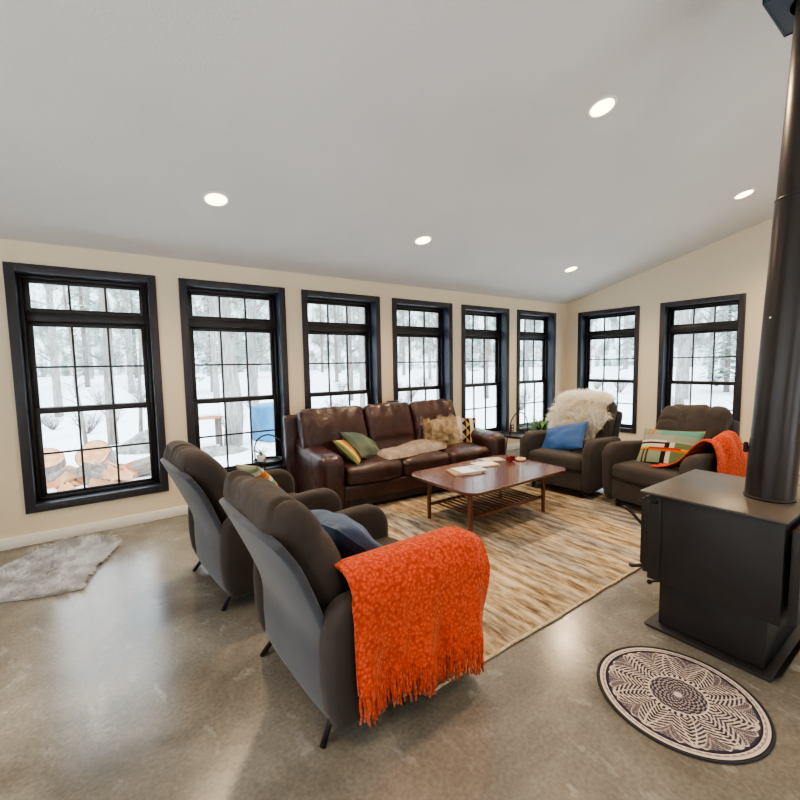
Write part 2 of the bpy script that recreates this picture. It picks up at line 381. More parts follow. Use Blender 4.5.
# left wall: local x -> +y from YF, outward -> -x
ML=Matrix.Translation((XL,YF,0))@Matrix.Rotation(R(90),4,'Z')
wall_with_holes('wall_left',-YF,[(.8,2.2,.3,2.36),(2.6,4.0,.3,2.36),(4.4,5.8,.3,2.36)],lambda x:ceil_z(YF+x)+.05,ML,'cream wall on the left beyond the picture edge')
MF=Matrix.Translation((0,YF,0))@Matrix.Rotation(R(180),4,'Z')
wall_with_holes('wall_front',-XL,[(3.6,5.2,.1,2.3),(6.2,7.8,.3,2.3)],lambda x:ceil_z(YF)+.05,MF,'cream wall behind the camera')
mb=MB().box(XL-WT,WT,YF-WT,WT,-.12,0); tag(mb.build('floor',M['floor'],smooth=False),'polished mottled grey concrete floor','floor',kind='structure')
mb=MB(); y0,y1=WT,YF-WT
vs=[(XL-WT,y0,ceil_z(y0)),(WT,y0,ceil_z(y0)),(WT,y1,ceil_z(y1)),(XL-WT,y1,ceil_z(y1))]; vs+=[(a,b,c+.12) for a,b,c in vs]
mb.add(vs,[(0,1,2,3),(7,6,5,4),(0,4,5,1),(1,5,6,2),(2,6,7,3),(3,7,4,0)])
tag(mb.build('ceiling',M['ceil'],smooth=False),'pale grey sloping ceiling with recessed lights','ceiling',kind='structure')
mb=MB().box(XL,0,-.016,0,0,.095,.004); tag(mb.build('baseboard_back',M['trim']),'off-white baseboard along the wall of six windows','baseboard',kind='structure')
mb=MB().box(-.016,0,YF,-.016,0,.095,.004); tag(mb.build('baseboard_right',M['trim']),'off-white baseboard along the right wall','baseboard',kind='structure')

# windows : local x along wall 0..W, local y outward, z up
def window(n,M4,label):
    root=thing('window_%d'%n,label,'window',kind='structure'); root.matrix_world=M4
    c=MB(); t=.02
    c.box(0,CW,-t,.002,ZB,ZT,.003); c.box(W-CW,W,-t,.002,ZB,ZT,.003); c.box(CW,W-CW,-t,.002,ZT-CW,ZT,.003); c.box(CW,W-CW,-t,.002,ZB,ZB+CW,.003)
    c.build('casing',M['casing'],root,angle=40)
    D=.15; a,b,z0,z1=CW-.004,W-CW+.004,ZB+CW-.004,ZT-CW+.004
    j=MB(); w=.014
    j.box(a-w,a,-.005,D+.04,z0-w,z1+w); j.box(b,b+w,-.005,D+.04,z0-w,z1+w); j.box(a,b,-.005,D+.04,z1,z1+w); j.box(a,b,-.005,D+.04,z0-w,z0)
    j.build('jamb',M['jamb'],root,smooth=False)
    f=MB(); y0,y1=D-.03,D+.04; s=.030
    f.box(a,a+s,y0,y1,z0,z1,.003); f.box(b-s,b,y0,y1,z0,z1,.003); f.box(a+s,b-s,y0,y1,z1-s,z1,.003); f.box(a+s,b-s,y0-.015,y1,z0,z0+s,.003)
    f.box(a+s,b-s,y0-.004,y1,1.905,1.985,.004)
    f.build('frame',M['frame'],root,angle=40)
    ga,gb=.138,.938
    def sash(name,zb,zt,gz0,gz1,rows,yy,nm='sash'):
        q=MB(); u,v=yy-.014,yy+.014
        q.box(a+s,ga,u,v,zb,zt,.003); q.box(gb,b-s,u,v,zb,zt,.003); q.box(ga,gb,u,v,gz1,zt,.003); q.box(ga,gb,u,v,zb,gz0,.003)
        o=q.build(name,M['frame'],root,angle=40)
        g=MB(); mt=.0085
        for k in (1,2):
            x=lerp(ga,gb,k/3); g.box(x-mt,x+mt,yy-.011,yy+.011,gz0,gz1)
        for k in range(1,rows):
            z=lerp(gz0,gz1,k/rows); g.box(ga,gb,yy-.0105,yy+.0105,z-mt,z+mt)
        g.build('muntin_grid',M['frame'],o,smooth=False)
        MB().box(ga-.005,gb+.005,yy-.002,yy+.002,gz0-.005,gz1+.005).build('glass_pane',M['glass'],o,smooth=False)
        return o
    sash('transom_sash',1.985,z1-s,2.017,2.228,1,D+.005)
    sash('upper_sash',1.115,1.905,1.155,1.862,2,D+.022)
    lo=sash('lower_sash',z0+s,1.150,.392,1.100,2,D-.008)
    MB().rbox((W/2,D-.022,1.143),(.07,.014,.012),.004).build('sash_lock',M['metal'],lo)
    return root
wl=['leftmost tall black window looking onto logs in snow','second tall black window from the left, looking onto a blue tarp','black window behind the left end of the leather sofa','black window behind the right half of the leather sofa','black window between the sofa arm and the arched side table','narrowest-looking black window next to the room corner, behind the fern']
for i,x in enumerate(WX): window(i+1,Matrix.Translation((x,0,0)),wl[i])
wl2=['black window on the end wall behind the sheepskin armchair','black window on the end wall nearest the stove pipe']
for i,y in enumerate(WY): window(i+7,Matrix.Translation((0,y,0))@MR,wl2[i])

# outlet
ou=thing('wall_outlet','small dark outlet plate on the cream wall below the arch of the side table','outlet',(-1.525,0,.372))
MB().rbox((0,-.004,0),(.075,.008,.12),.003).build('plate',M['outlet'],ou)
for z in (-.026,.026): MB().rbox((0,-.0088,z),(.032,.004,.028),.0015).build('socket',M['trimring'],ou)

# ------------------------------------------------------------------ recessed lights
def downlight(x,y,label,power=1.0,group='recessed ceiling lights'):
    z=ceil_z(y); t=thing('recessed_light',label,'ceiling light',(x,y,z-.002),group=group,rot=(-math.atan(CS),0,0))
    MB().lathe([(.080,-.001),(.083,-.006),(.098,-.006),(.103,0)],seg=40,cap=False).build('trim_ring',M['trimring'],t)
    MB().lathe([(.0,-.0025),(.04,-.0025),(.082,-.0025)],seg=40,cap=False).build('lens',M['lens'],t)
    l=bpy.data.lights.new('downlight_lamp','SPOT'); l.energy=128*power; l.color=(1,.74,.47); l.spot_size=R(150); l.spot_blend=.9; l.shadow_soft_size=.07
    o=bpy.data.objects.new('downlight_lamp',l); COL.objects.link(o); o.parent=t; o.location=(0,0,-.03)
    return t
for (x,y),lb in zip([(-6.344,-1.05),(-4.261,-1.054),(-1.543,-1.067),(-4.15,-2.962),(-1.269,-2.981)],
  ['glowing round recessed light at left above the second window','middle glowing recessed light of the far row, above the sofa','glowing recessed light nearest the room corner','largest glowing recessed light, above the coffee table and rug','glowing recessed light next to the stove pipe']):
    downlight(x,y,lb)
for x,y in ((-6.9,-5.2),(-4.3,-5.4),(-1.4,-5.2),(-8.4,-3.1)): downlight(x,y,'unseen recessed ceiling light added to brighten the room',1.0)  # unseen fittings, added to raise the interior brightness

# ------------------------------------------------------------------ armchair
def prof(pts):
    P=[Vector(p) for p in pts]; n=len(P)-1
    L=[0]
    for i in range(n): L.append(L[-1]+(P[i+1]-P[i]).length)
    tot=L[-1]
    def f(v):
        s=clamp(v,0,1)*tot
        i=0
        while i<n-1 and L[i+1]<s: i+=1
        t=(s-L[i])/(L[i+1]-L[i])
        p0=P[max(i-1,0)];p1=P[i];p2=P[i+1];p3=P[min(i+2,n)]
        q=.5*((2*p1)+(p2-p0)*t+(2*p0-5*p1+4*p2-p3)*t*t+(3*p1-p0-3*p2+p3)*t**3)
        return q
    def F(v):
        e=.01; a=f(max(0,v-e)); b=f(min(1,v+e)); t=(b-a).normalized()
        return f(v),t
    return F,tot
def arc(cx,cz,r,a0,a1,n):
    return [(cx+r*math.cos(R(lerp(a0,a1,i/n))),cz+r*math.sin(R(lerp(a0,a1,i/n)))) for i in range(n+1)]
def make_armchair(label,loc,rz,seed):
    t=thing('armchair',label,'armchair',loc,R(rz),'grey upholstered armchairs around the rug')
    # seat base, footrest front, seat cushion
    def puff(amp):
        def fn(p):
            return p
        return fn
    MB().rbox((0,0,.19),(.62,.70,.17),.02).build('seat_base',M['fab'],t)
    MB().rbox((0,-.362,.185),(.635,.05,.20),.022,k=3,m=6).build('footrest_panel',M['fab'],t)
    def seatfn(p):
        q=p.copy(); 
        if p.z>0: q.z+=.022*(1-(p.x/.33)**2)*(1-(p.y/.36)**2)
        if p.y<0: q.y-=.012*(1-(p.x/.33)**2)
        return q
    MB().rbox((0,-.075,.362),(.645,.66,.155),.05,k=4,m=10,fn=seatfn).noise(.006,5,seed).build('seat_cushion',M['fab'],t)
    # arms
    o=[]
    o+=[(-.345,.065)]+[(-.375,.085),(-.395,.14),(-.408,.25),(-.415,.36)]
    o+=arc(-.270,.485,.148,175,100,8)
    o+=[(-.20,.634),(-.10,.630),(0,.622),(.12,.612),(.24,.60)]
    o+=arc(.29,.485,.115,88,10,7)
    o+=[(.412,.40),(.412,.28),(.40,.17),(.375,.10),(.33,.075),(.15,.07),(0,.065),(-.2,.062)]
    for sx in (-1,1):
        a=MB().slab(o,.115,.045,rings=6,bulge=.012)
        def flare(v): 
            x,y,z=v; return (x+sx*(.36+.018*(z/.62)),y,z)
        a.v=[flare(v) for v in a.v]
        a.build('armrest',M['fab'],t)
    # back shell
    SP,SL=prof([(.372,.10),(.385,.25),(.392,.41),(.445,.56),(.515,.72),(.590,.885)])
    def shellfn(p):
        v=(p.z+SL/2)/SL; c,tt=SP(v); nrm=Vector((-tt.y,tt.x))  # toward front (-y) and up
        x=p.x*(lerp(.97,1.03,v)); 
        if v>.80: x*=math.sqrt(max(0,1-((v-.80)/.20)**2*.12))
        wrap=.045*(abs(x)/.37)**3*(.3+.7*v)
        drop=.05*(abs(p.x)/.37)**4*sstep(.75,1,v)
        q=c+nrm*(p.y*-1+wrap)
        return (x,q.x,q.y-drop)
    MB().rbox((0,0,0),(.735,.034,SL),.0165,k=3,m=16,fn=shellfn).build('back_shell',M['fabs'],t)
    # back cushion
    BP,BL=prof([(.255,.40),(.300,.53),(.365,.68),(.435,.81),(.505,.895),(.57,.915)])
    def cush(p):
        v=(p.z+BL/2)/BL; c,tt=BP(v); nrm=Vector((-tt.y,tt.x))
        u=p.x/.315
        thick=1+.28*(1-u*u)*math.sin(PI*clamp(v,0,1))
        # creases running over the top
        cr=0
        for k,(ux,w_) in enumerate(((-.45,.10),(.1,.08),(.55,.12))):
            cr-=.0*math.exp(-((u-ux-.12*math.sin(4*v+seed+k))/w_)**2)*sstep(.55,.95,v)
        wv=noise.noise(Vector((p.x*3+seed*2,p.z*3,seed))); n_=.018*noise.noise(Vector((p.x*4+seed,p.z*5,seed)))-.016*(.35+.65*sstep(.45,.85,v))*math.exp(-((noise.noise(Vector(((p.x+p.z)*3.2+wv+seed*4,(p.z-p.x)*1.6,seed*2))))/.09)**2)
        q=c+nrm*(-p.y*(thick if p.y<0 else .72)+(cr+n_)*(1 if p.y<0 else .3))
        x=p.x*(1+.03*math.sin(PI*v))
        return (x,q.x,q.y+(cr+n_)*sstep(.8,1,v))
    MB().rbox((0,0,0),(.63,.20,BL),.085,k=7,m=44,fn=cush).build('back_cushion',M['fabc'],t)
    for sx in (-1,1):
        MB().tube([(sx*.29,.31,.14),(sx*.31,.35,.08),(sx*.335,.405,.0)],.013,10).build('leg',M['metal'],t)
    for sx in (-1,1):
        MB().lathe([(.020,0),(.022,.01),(.018,.12)],(sx*.29,-.315,0)).build('leg',M['metal'],t)
    return t
make_armchair('grey armchair in the foreground with an orange throw over its arm',(-6.18,-2.91,0),92,1)
make_armchair('grey armchair seen from behind, between the foreground armchair and the windows',(-6.28,-1.68,0),94,2)
make_armchair('grey armchair with a white sheepskin over its back',(-2.73,-1.86,.012),-84,3)
make_armchair('grey armchair beside the black stove, with a patterned pillow on its seat',(-2.70,-2.88,.012),-97,4)

# ------------------------------------------------------------------ sofa
def sofa():
    t=thing('leather_sofa','dark brown leather three-seat sofa in front of the windows','sofa',(-5.45,-.08,0),R(-5))
    Ls=2.46
    MB().rbox((Ls/2,-.50,.10),(Ls-.12,.82,.12),.015).build('base',M['leatherd'],t)
    MB().rbox((Ls/2,-.885,.195),(Ls-.50,.07,.17),.03,k=3,m=12).noise(.004,6,3).build('front_rail',M['leather'],t)
    # rear frame with outer wings
    def bf(p):
        z=p.z+.49; return (p.x,p.y+.10*(z/.98)-.02,p.z)
    MB().rbox((Ls/2,-.16,.49),(2.30,.10,.88),.04,k=3,m=12,fn=lambda p:(bf(p)[0]-.175,bf(p)[1],bf(p)[2]+.01)).build('back_frame',M['leather'],t)
    o=[(-.93,.06),(-.955,.12),(-.96,.30)]+arc(-.85,.50,.11,178,95,6)+[(-.75,.612),(-.55,.618),(-.35,.635),(-.22,.67)]+[(-.12,.70),(-.06,.66),(-.05,.45),(-.05,.2),(-.06,.06)]
    o+=[(-.3,.05),(-.6,.05)]
    for k,x in enumerate((.14,Ls-.14)):
        a=MB().slab(o,.28,.10,rings=8,bulge=.0,center=(x,0,0)); a.noise(.006,4,k+5)
        a.build('armrest',M['leather'],t)
    xs=[.28,.95,1.58,Ls-.27]; xb=[.02,.80,1.44,2.12]
    for i in range(3):
        w=xs[i+1]-xs[i]-.004; xc=(xs[i]+xs[i+1])/2
        def sf(p,w=w):
            q=p.copy()
            if p.z>0: q.z+=.03*(1-(2*p.x/w)**2)*(1-(p.y/.36)**2)
            if p.y<-.2: q.y-=.02*(1-(2*p.x/w)**2)
            return q
        MB().rbox((xc,-.60,.365),(w,.68,.19),.065,k=5,m=10,fn=sf).noise(.012,5,i*3).build('seat_cushion',M['leather'],t)
        w=xb[i+1]-xb[i]-.004; xc=(xb[i]+xb[i+1])/2
        BPf,bl=prof([(-.375,.43),(-.345,.60),(-.27,.80),(-.19,.985)])
        def bk(p,w=w,i=i):
            v=(p.z+bl/2)/bl; c,tt=BPf(v); nrm=Vector((-tt.y,tt.x)); u=2*p.x/w
            th=(1+.35*(1-u**4)*(math.exp(-((v-.66)/.28)**2)))*(1-.22*math.exp(-((v-.24)/.06)**2))
            cr=.012*noise.noise(Vector((p.x*9,p.z*5,i*3.3)))+.010*math.sin(p.x*52+i)*sstep(.80,1,v)*(1-u*u*.3)
            q=c+nrm*(-p.y*th+cr*(1 if p.y<0 else .2)); return (p.x,q.x,q.y+.012*(1-u*u)*sstep(.8,1,v))
        MB().rbox((xc,0,0),(w,.20,bl),.07,k=5,m=20,fn=bk).build('back_cushion',M['leather'],t)
    for x,y in ((.1,-.15),(Ls-.1,-.15),(.1,-.85),(Ls-.1,-.85)):
        MB().rbox((x,y,.025),(.07,.07,.05),.006).build('foot',M['leatherd'],t)
    return t
sofa()
rc=thing('remote_control','small dark remote control lying on top of the sofa back','remote control',(-4.24,-.34,1.0),R(-20))
rc.location=(-4.23,-.385,1.022)
MB().rbox((0,0,0),(.15,.05,.018),.006).build('body',M['plastic'],rc)
q=MB()
for i in range(4):
    for j in (-1,1): q.rbox((-.05+i*.028,j*.01,.0105),(.012,.01,.004),.0015)
q.build('buttons',M['outlet'],rc)

# ------------------------------------------------------------------ pillows
def pillow(name,label,w,h,th,loc,rot,m,cf=None,n=40,seed=0,group=None,crease=.01,puff=.42):
    mb=MB()
    def surf(side):
        def fn(u,v):
            x,y=2*u-1,2*v-1
            e=(max(0,(1-x*x))*max(0,(1-y*y)))**puff
            px=x*w/2*(1-.07*(1-y*y)*abs(x)**2); pz=y*h/2*(1-.07*(1-x*x)*abs(y)**2)
            d=th/2*e+crease*e*noise.noise(Vector((x*2+seed,y*2,seed*1.3+side)))
            return (px,side*d,pz)
        return fn
    for side in (-1,1):
        c=(lambda u,v:cf(u,v)) if cf else None
        if side==-1: mb.grid(surf(-1),n,n,c)
        else:
            f=surf(1); mb.grid(lambda u,v:f(1-u,v),n,n,(lambda u,v:cf(1-u,v)) if cf else None)
    t=thing(name,label,'cushion',loc,rot=rot,group=group)
    o=mb.build('cushion_cover',m,t)
    e=MB(); pts=[]
    k=24
    f=surf(1)
    for a in range(k): pts.append(f(a/k,0))
    for a in range(k): pts.append(f(1,a/k))
    for a in range(k): pts.append(f(1-a/k,1))
    for a in range(k+1): pts.append(f(0,1-a/k))
    e.tube(pts,.0035,6).build('edge_seam',m if not cf else M['plain_edge'],t)
    return t
M['plain_edge']=mat('pillow_edge_tape',(.30,.25,.12),.9)
def lin(c): return tuple((x/12.92 if x<=.04045 else ((x+.055)/1.055)**2.4) for x in [a/255 for a in c])+(1,)
C_={k:lin([q*.86 for q in v]) for k,v in dict(teal=(105,165,150),sage=(150,165,140),cream=(230,222,200),black=(35,30,35),orange=(215,120,50),red=(200,60,50),yellow=(215,175,70),green=(110,130,90),brown=(90,55,40),grey=(170,165,160),gold=(205,160,80)).items()}
def kilim(u,v):
    # v bottom->top ; face pattern of the stove-side pillow
    if v<.05: return C_['orange']
    if v<.10: return C_['black']
    if v<.42:
        if .10<u<.14 or .18<u<.21: return C_['brown']
        if v>.38: return C_['orange']
        if .44<u<.52: return C_['black']
        if .52<u<.60: return C_['cream']
        if u>.60: return C_['green']
        return C_['sage']
    if v<.47: return C_['red'] if .2<u<.75 else C_['yellow']
    if v<.60:
        if .48<u<.56: return C_['black']
        if .56<u<.64: return C_['cream']
        if u<.48: return C_['cream'] if v<.55 else C_['black']
        return C_['green']
    if v<.65: return C_['cream'] if u<.5 else C_['grey']
    if v<.80: return C_['grey'] if u<.6 else C_['sage']
    if (.10<u<.13 or .18<u<.21) and v>.80: return C_['orange']
    return C_['teal'] if (u>.35 and v<.96) else C_['sage']
def stripes(u,v):
    k=int(v*14)
    return [C_[x] for x in ('cream','orange','yellow','brown','sage','cream','red','yellow','teal','cream','gold','orange','cream','sage')][k%14]
def ystripes(u,v):
    k=int(u*16)
    return [C_[x] for x in ('green','yellow','cream','yellow','orange','gold','brown','yellow','cream','yellow','orange','gold','green','yellow','cream','gold')][k%16]
def tri(u,v):
    a=u*7; b=v*7; i,j=int(a),int(b); fu,fv=a-i,b-j
    if (i+j)%2: fu=1-fu
    up=fu>fv
    return [C_['black'],C_['cream'],C_['gold'],C_['grey'],C_['cream'],C_['black']][(i*2+j*3+(3 if up else 0))%6]
pillow('throw_pillow','slate blue velvet pillow on the seat of the foreground armchair',.50,.44,.20,(-6.24,-2.85,.60),(R(-48),R(6),R(92)),M['navy'],seed=1,crease=.03)
pillow('throw_pillow','striped multicolour pillow leaning inside the armchair nearest the left windows',.42,.42,.14,(-6.30,-1.78,.63),(R(-30),R(8),R(94)),M['attr'],cf=stripes,n=90,seed=2)
pillow('throw_pillow','bright blue pillow on the armchair with the sheepskin',.54,.42,.15,(-2.78,-1.80,.585),(R(-50),R(-16),R(-84)),M['blue'],seed=3,crease=.02)
pillow('throw_pillow','teal and cream patterned pillow on the armchair beside the stove',.54,.44,.14,(-2.70,-2.89,.605),(R(-36),R(-3),R(-90)),M['attr'],cf=kilim,n=110,seed=4)
pillow('throw_pillow','sage green velvet pillow leaning on the left sofa arm',.50,.40,.18,(-4.82,-.64,.575),(R(-52),R(14),R(28)),M['green'],seed=5,crease=.02)
pillow('throw_pillow','yellow striped pillow tucked beside the left sofa arm',.42,.36,.12,(-5.03,-.72,.555),(R(-48),R(8),R(48)),M['attr'],cf=ystripes,n=96,seed=6)
pillow('throw_pillow','black, cream and gold triangle-print pillow at the right sofa arm',.42,.42,.13,(-3.38,-.72,.60),(R(-26),R(10),R(-20)),M['attr'],cf=tri,n=100,seed=7)

# ------------------------------------------------------------------ fur helpers
def fur(mb,pts,length,width,droop=.5,jit=.6,comb=Vector((0,0,0)),seg=3,seed=0,curl=0.0):
    rnd=random.Random(seed)
    vs=[];fs=[]
    for (p,nn) in pts:
        p=Vector(p); nn=Vector(nn)
        c=noise.noise_vector(p*14)*jit
        d=(nn+c+comb+Vector((rnd.uniform(-1,1),rnd.uniform(-1,1),rnd.uniform(-1,1)))*jit*.45).normalized()
        L=length*rnd.uniform(.6,1.15); side=d.cross(Vector((rnd.uniform(-1,1),rnd.uniform(-1,1),rnd.uniform(-1,1)))).normalized()*width*.5
        q=p-nn*.002; b=len(vs)
        for k in range(seg):
            w=1-.6*k/seg
            vs+= [q-side*w,q+side*w]
            q=q+d*(L/seg)
            if curl: d=(d+noise.noise_vector(q*60)*curl).normalized()
            d=(d+Vector((0,0,-droop))*(1/seg)).normalized()
        vs.append(q)
        for k in range(seg-1): fs.append((b+2*k,b+2*k+1,b+2*k+3,b+2*k+2))
        fs.append((b+2*seg-2,b+2*seg-1,b+2*seg))
    mb.add(vs,fs); mb.fix=False; return mb
# grey sheepskin on the floor at left
def poly_in(x,y,P):
    c=False
    for i in range(len(P)):
        x1,y1=P[i];x2,y2=P[i-1]
        if (y1>y)!=(y2>y) and x<(x2-x1)*(y-y1)/(y2-y1)+x1: c=not c
    return c
P=[(-8.05,-.60),(-8.02,-1.02),(-7.82,-1.06),(-7.64,-1.14),(-7.48,-1.18),(-7.37,-1.19),(-7.35,-1.02),(-7.30,-.86),(-7.24,-.74),(-7.14,-.50),(-7.15,-.32),(-7.24,-.20),(-7.38,-.09),(-7.56,-.12),(-7.70,-.26),(-7.80,-.40)]
fr=thing('sheepskin_rug','shaggy grey sheepskin lying on the concrete below the leftmost window','rug',(-7.5,-.65,0))
hm=MB(); cx,cy=-7.5,-.65
hide=[(x-cx,y-cy,.004) for x,y in P]; nP=len(P)
hm.add([(x,y,.012) for x,y,_ in hide]+[(0,0,.02)]+[(x,y,.002) for x,y,_ in hide],[(i,(i+1)%nP,nP) for i in range(nP)]+[(i,nP+1+i,nP+1+(i+1)%nP,(i+1)%nP) for i in range(nP)])
hm.build('hide',M['furg'],fr,smooth=False)
rnd=random.Random(3); pts=[]
while len(pts)<17000:
    x,y=rnd.uniform(-8.1,-7.1),rnd.uniform(-1.25,-.05)
    if poly_in(x,y,P): pts.append(((x-cx,y-cy,.012),(.05,-.1,1)))
fur(MB(),pts,.060,.006,droop=1.3,jit=1.1,comb=Vector((.5,-.5,0)),seed=4).build('wool',M['furg'],fr,smooth=True)

# shaggy cushion on sofa, with fur
def furpillow(name,label,w,h,th,loc,rot,m,nf,length,width,seed,**kw):
    t=thing(name,label,'cushion',loc,rot=rot)
    def sp(u,v,side):
        x,y=2*u-1,2*v-1; e=(max(0,1-x*x)*max(0,1-y*y))**.42
        return Vector((x*w/2*(1-.07*(1-y*y)),side*th/2*e,y*h/2*(1-.07*(1-x*x))))
    mb=MB(); mb.grid(lambda u,v:sp(u,v,-1),20,20); mb.grid(lambda u,v:sp(1-u,v,1),20,20); mb.build('cushion_cover',m,t)
    rnd=random.Random(seed); pts=[]
    for i in range(nf):
        u,v=rnd.random(),rnd.random(); s=-1 if rnd.random()<.7 else 1; p=sp(u,v,s)
        nn=Vector((p.x/(w/2)*.5*abs(2*u-1),s*.9,p.z/(h/2)*.5*abs(2*v-1))).normalized(); pts.append((p,nn))
    fur(MB(),pts,length,width,seed=seed,**kw).build('long_pile',m,t); return t
furpillow('shaggy_pillow','shaggy beige long-pile pillow on the right side of the sofa',.50,.40,.16,(-3.74,-.70,.60),(R(-26),R(0),R(-8)),M['furb'],8000,.075,.0055,5,droop=.4,jit=1.1,curl=.4)
# pale fur throw lying on the sofa seat
ft=thing('faux_fur_throw','folded pinkish beige fluffy throw lying across the sofa seat','throw',(-4.27,-.84,.475),R(-2))
def fp(u,v):
    x=lerp(-.46,.46,u); y=lerp(-.17,.17,v)*(1-.25*abs(2*u-1)**3)+.07*(2*u-1)
    e=(max(0,1-(2*u-1)**4)*max(0,1-(2*v-1)**4))**.5
    z=.0+.075*e*(1+.25*math.sin(9*u+2))
    return Vector((x,y,z))
b_=MB(); b_.grid(fp,30,16); b_.grid(lambda u,v:Vector((fp(1-u,v).x,fp(1-u,v).y,-.004)),30,16); b_.build('pelt',M['furp'],ft)
pts=[]
for i in range(7000):
    u,v=rnd.random(),rnd.random(); p=fp(u,v); pts.append((p,Vector(((2*u-1)*.6,(2*v-1)*.6,.8)).normalized()))
fur(MB(),pts,.026,.003,seed=8,droop=.9,jit=.8).build('pile',M['furp'],ft)

# white sheepskin draped over armchair back  (chair local frame of third chair)
def chair_frame(loc,rz): return Matrix.Translation(loc)@Matrix.Rotation(R(rz),4,'Z')
C3=chair_frame((-2.73,-1.86,.012),-84)
sk=thing('sheepskin','fluffy cream-white sheepskin draped over the back of an armchair','sheepskin',(-2.73,-1.86,.012),R(-84))
SKP,SKL=prof([(.165,.50),(.185,.62),(.245,.75),(.325,.87),(.43,.975),(.53,1.00),(.63,.95),(.64,.82)])
def skf(u,v):
    c,t_=SKP(v); nrm=Vector((-t_.y,t_.x))
    w=.345*(1-.12*math.sin(v*9)**2)*(1-.35*sstep(.25,0,v))*(1-.25*sstep(.62,.75,v))
    x=(2*u-1)*w-.055
    q=c+nrm*(.035-.05*abs(2*u-1)**3)
    return Vector((x,q.x,q.y)),Vector(((2*u-1)*.4,nrm.x,nrm.y)).normalized()
g_=MB(); g_.grid(lambda u,v:skf(u,v)[0],24,40); g_.build('hide',M['furw'],sk)
pts=[]
for i in range(19000):
    u,v=rnd.random(),rnd.random(); pts.append(skf(u,v))
fur(MB(),pts,.10,.006,seed=9,droop=.75,jit=.95,curl=.3).build('wool',M['furw'],sk)

# ------------------------------------------------------------------ orange throws
def nub(p,amp=.006,sc=75):
    d=noise.voronoi(p*sc)[0]
    return amp*(1.1-1.6*min(d[0],.8))
def cloth(name,parent,fn,nu,nv,amp,sc,th=.008):
    P_=[[Vector(fn(i/nu,j/nv)) for j in range(nv+1)] for i in range(nu+1)]
    Nn=[[None]*(nv+1) for _ in range(nu+1)]
    for i in range(nu+1):
        for j in range(nv+1):
            a=P_[min(i+1,nu)][j]-P_[max(i-1,0)][j]; b=P_[i][min(j+1,nv)]-P_[i][max(j-1,0)]
            Nn[i][j]=a.cross(b).normalized()
    mb=MB(); vs=[];fs=[]; W_=nv+1; T=(nu+1)*W_
    for i in range(nu+1):
        for j in range(nv+1): vs.append(P_[i][j]+Nn[i][j]*(th/2+nub(P_[i][j],amp,sc)))
    for i in range(nu+1):
        for j in range(nv+1): vs.append(P_[i][j]-Nn[i][j]*(th/2))
    for i in range(nu):
        for j in range(nv):
            q=(i*W_+j,(i+1)*W_+j,(i+1)*W_+j+1,i*W_+j+1); fs.append(q); fs.append(tuple(T+k for k in reversed(q)))
    for i in range(nu):
        fs.append((i*W_,T+i*W_,T+(i+1)*W_,(i+1)*W_)); a=i*W_+nv; fs.append((a,a+W_,T+a+W_,T+a))
    for j in range(nv):
        fs.append((j,j+1,T+j+1,T+j)); a=nu*W_+j; fs.append((a,T+a,T+a+1,a+1))
    mb.add(vs,fs); return mb.build(name,M['orange'],parent),P_
th=thing('knitted_throw','chunky orange knitted throw with fringe draped over the foreground armchair arm','throw',(0,0,0),group=None)
TP,TL=prof([(-3.085,.50),(-3.115,.60),(-3.165,.672),(-3.25,.702),(-3.33,.682),(-3.380,.60),(-3.392,.45),(-3.396,.32),(-3.398,.215)])
X0,X1=-6.435,-5.765
def tf(u,v):
    # u along arm 0 back .. 1 front ; v across
    c,t_=TP(v); s=c.copy(); x=lerp(X0,X1,u)-.045*(1-u)*sstep(.5,1,v)
    hang=sstep(.55,1,v)
    y=s.x-.020*hang*math.sin(u*17+.7)-.012*hang*math.sin(u*31)
    z=s.y
    z+=.03*(1-u)*sstep(.2,.45,v)*0
    z-=.045*sstep(.80,1,u)**2*(1-hang)
    z+=hang*lerp(.10,.02,u)*sstep(.75,1,v)
    # back end rides up onto the cushion on the inner side
    if u<.25: x-=.05*(1-u/.25)*(1-hang)*sstep(0,.3,v)
    x+=.012*math.sin(v*8)*(u-.5)
    # front end turns around the arm front
    if u>.86: y+=.05*((u-.86)/.14)**2*hang; 
    return (x,y,z)
o_,P_=cloth('knit_cloth',th,tf,240,260,.009,68)
fb=MB(); nf=86
for i in range(nf):
    u=(i+.5)/nf; a=Vector(tf(u,1)); L=lerp(.165,.15,u)*random.uniform(.85,1.1); sw=random.uniform(-.007,.007); sy=random.uniform(-.01,.006)
    pts=[a+Vector((0,0,.01))]+[a+Vector((sw*k/5+.003*math.sin(k*2+i),sy*k/5+.003*math.cos(k*2.3+i),-L*k/5)) for k in range(1,6)]
    fb.tube(pts,.0068,6,r2=.0042)
fb.build('fringe',M['orange'],th); fb=MB()
for i in range(16):  # side fringe at the rear edge
    v=lerp(.52,.97,i/15); a=Vector(tf(0,v)); 
    fb.tube([a,a+Vector((-.006,-.004,-.02)),a+Vector((-.008,-.006,-.05))],.0045,6,r2=.002)
fb.build('side_fringe',M['orange'],th)

# throw on the stove-side chair
t2=thing('knitted_throw','orange throw bunched over the arm of the armchair beside the stove','throw',(0,0,0))
C4=chair_frame((-2.70,-2.88,.012),-97)
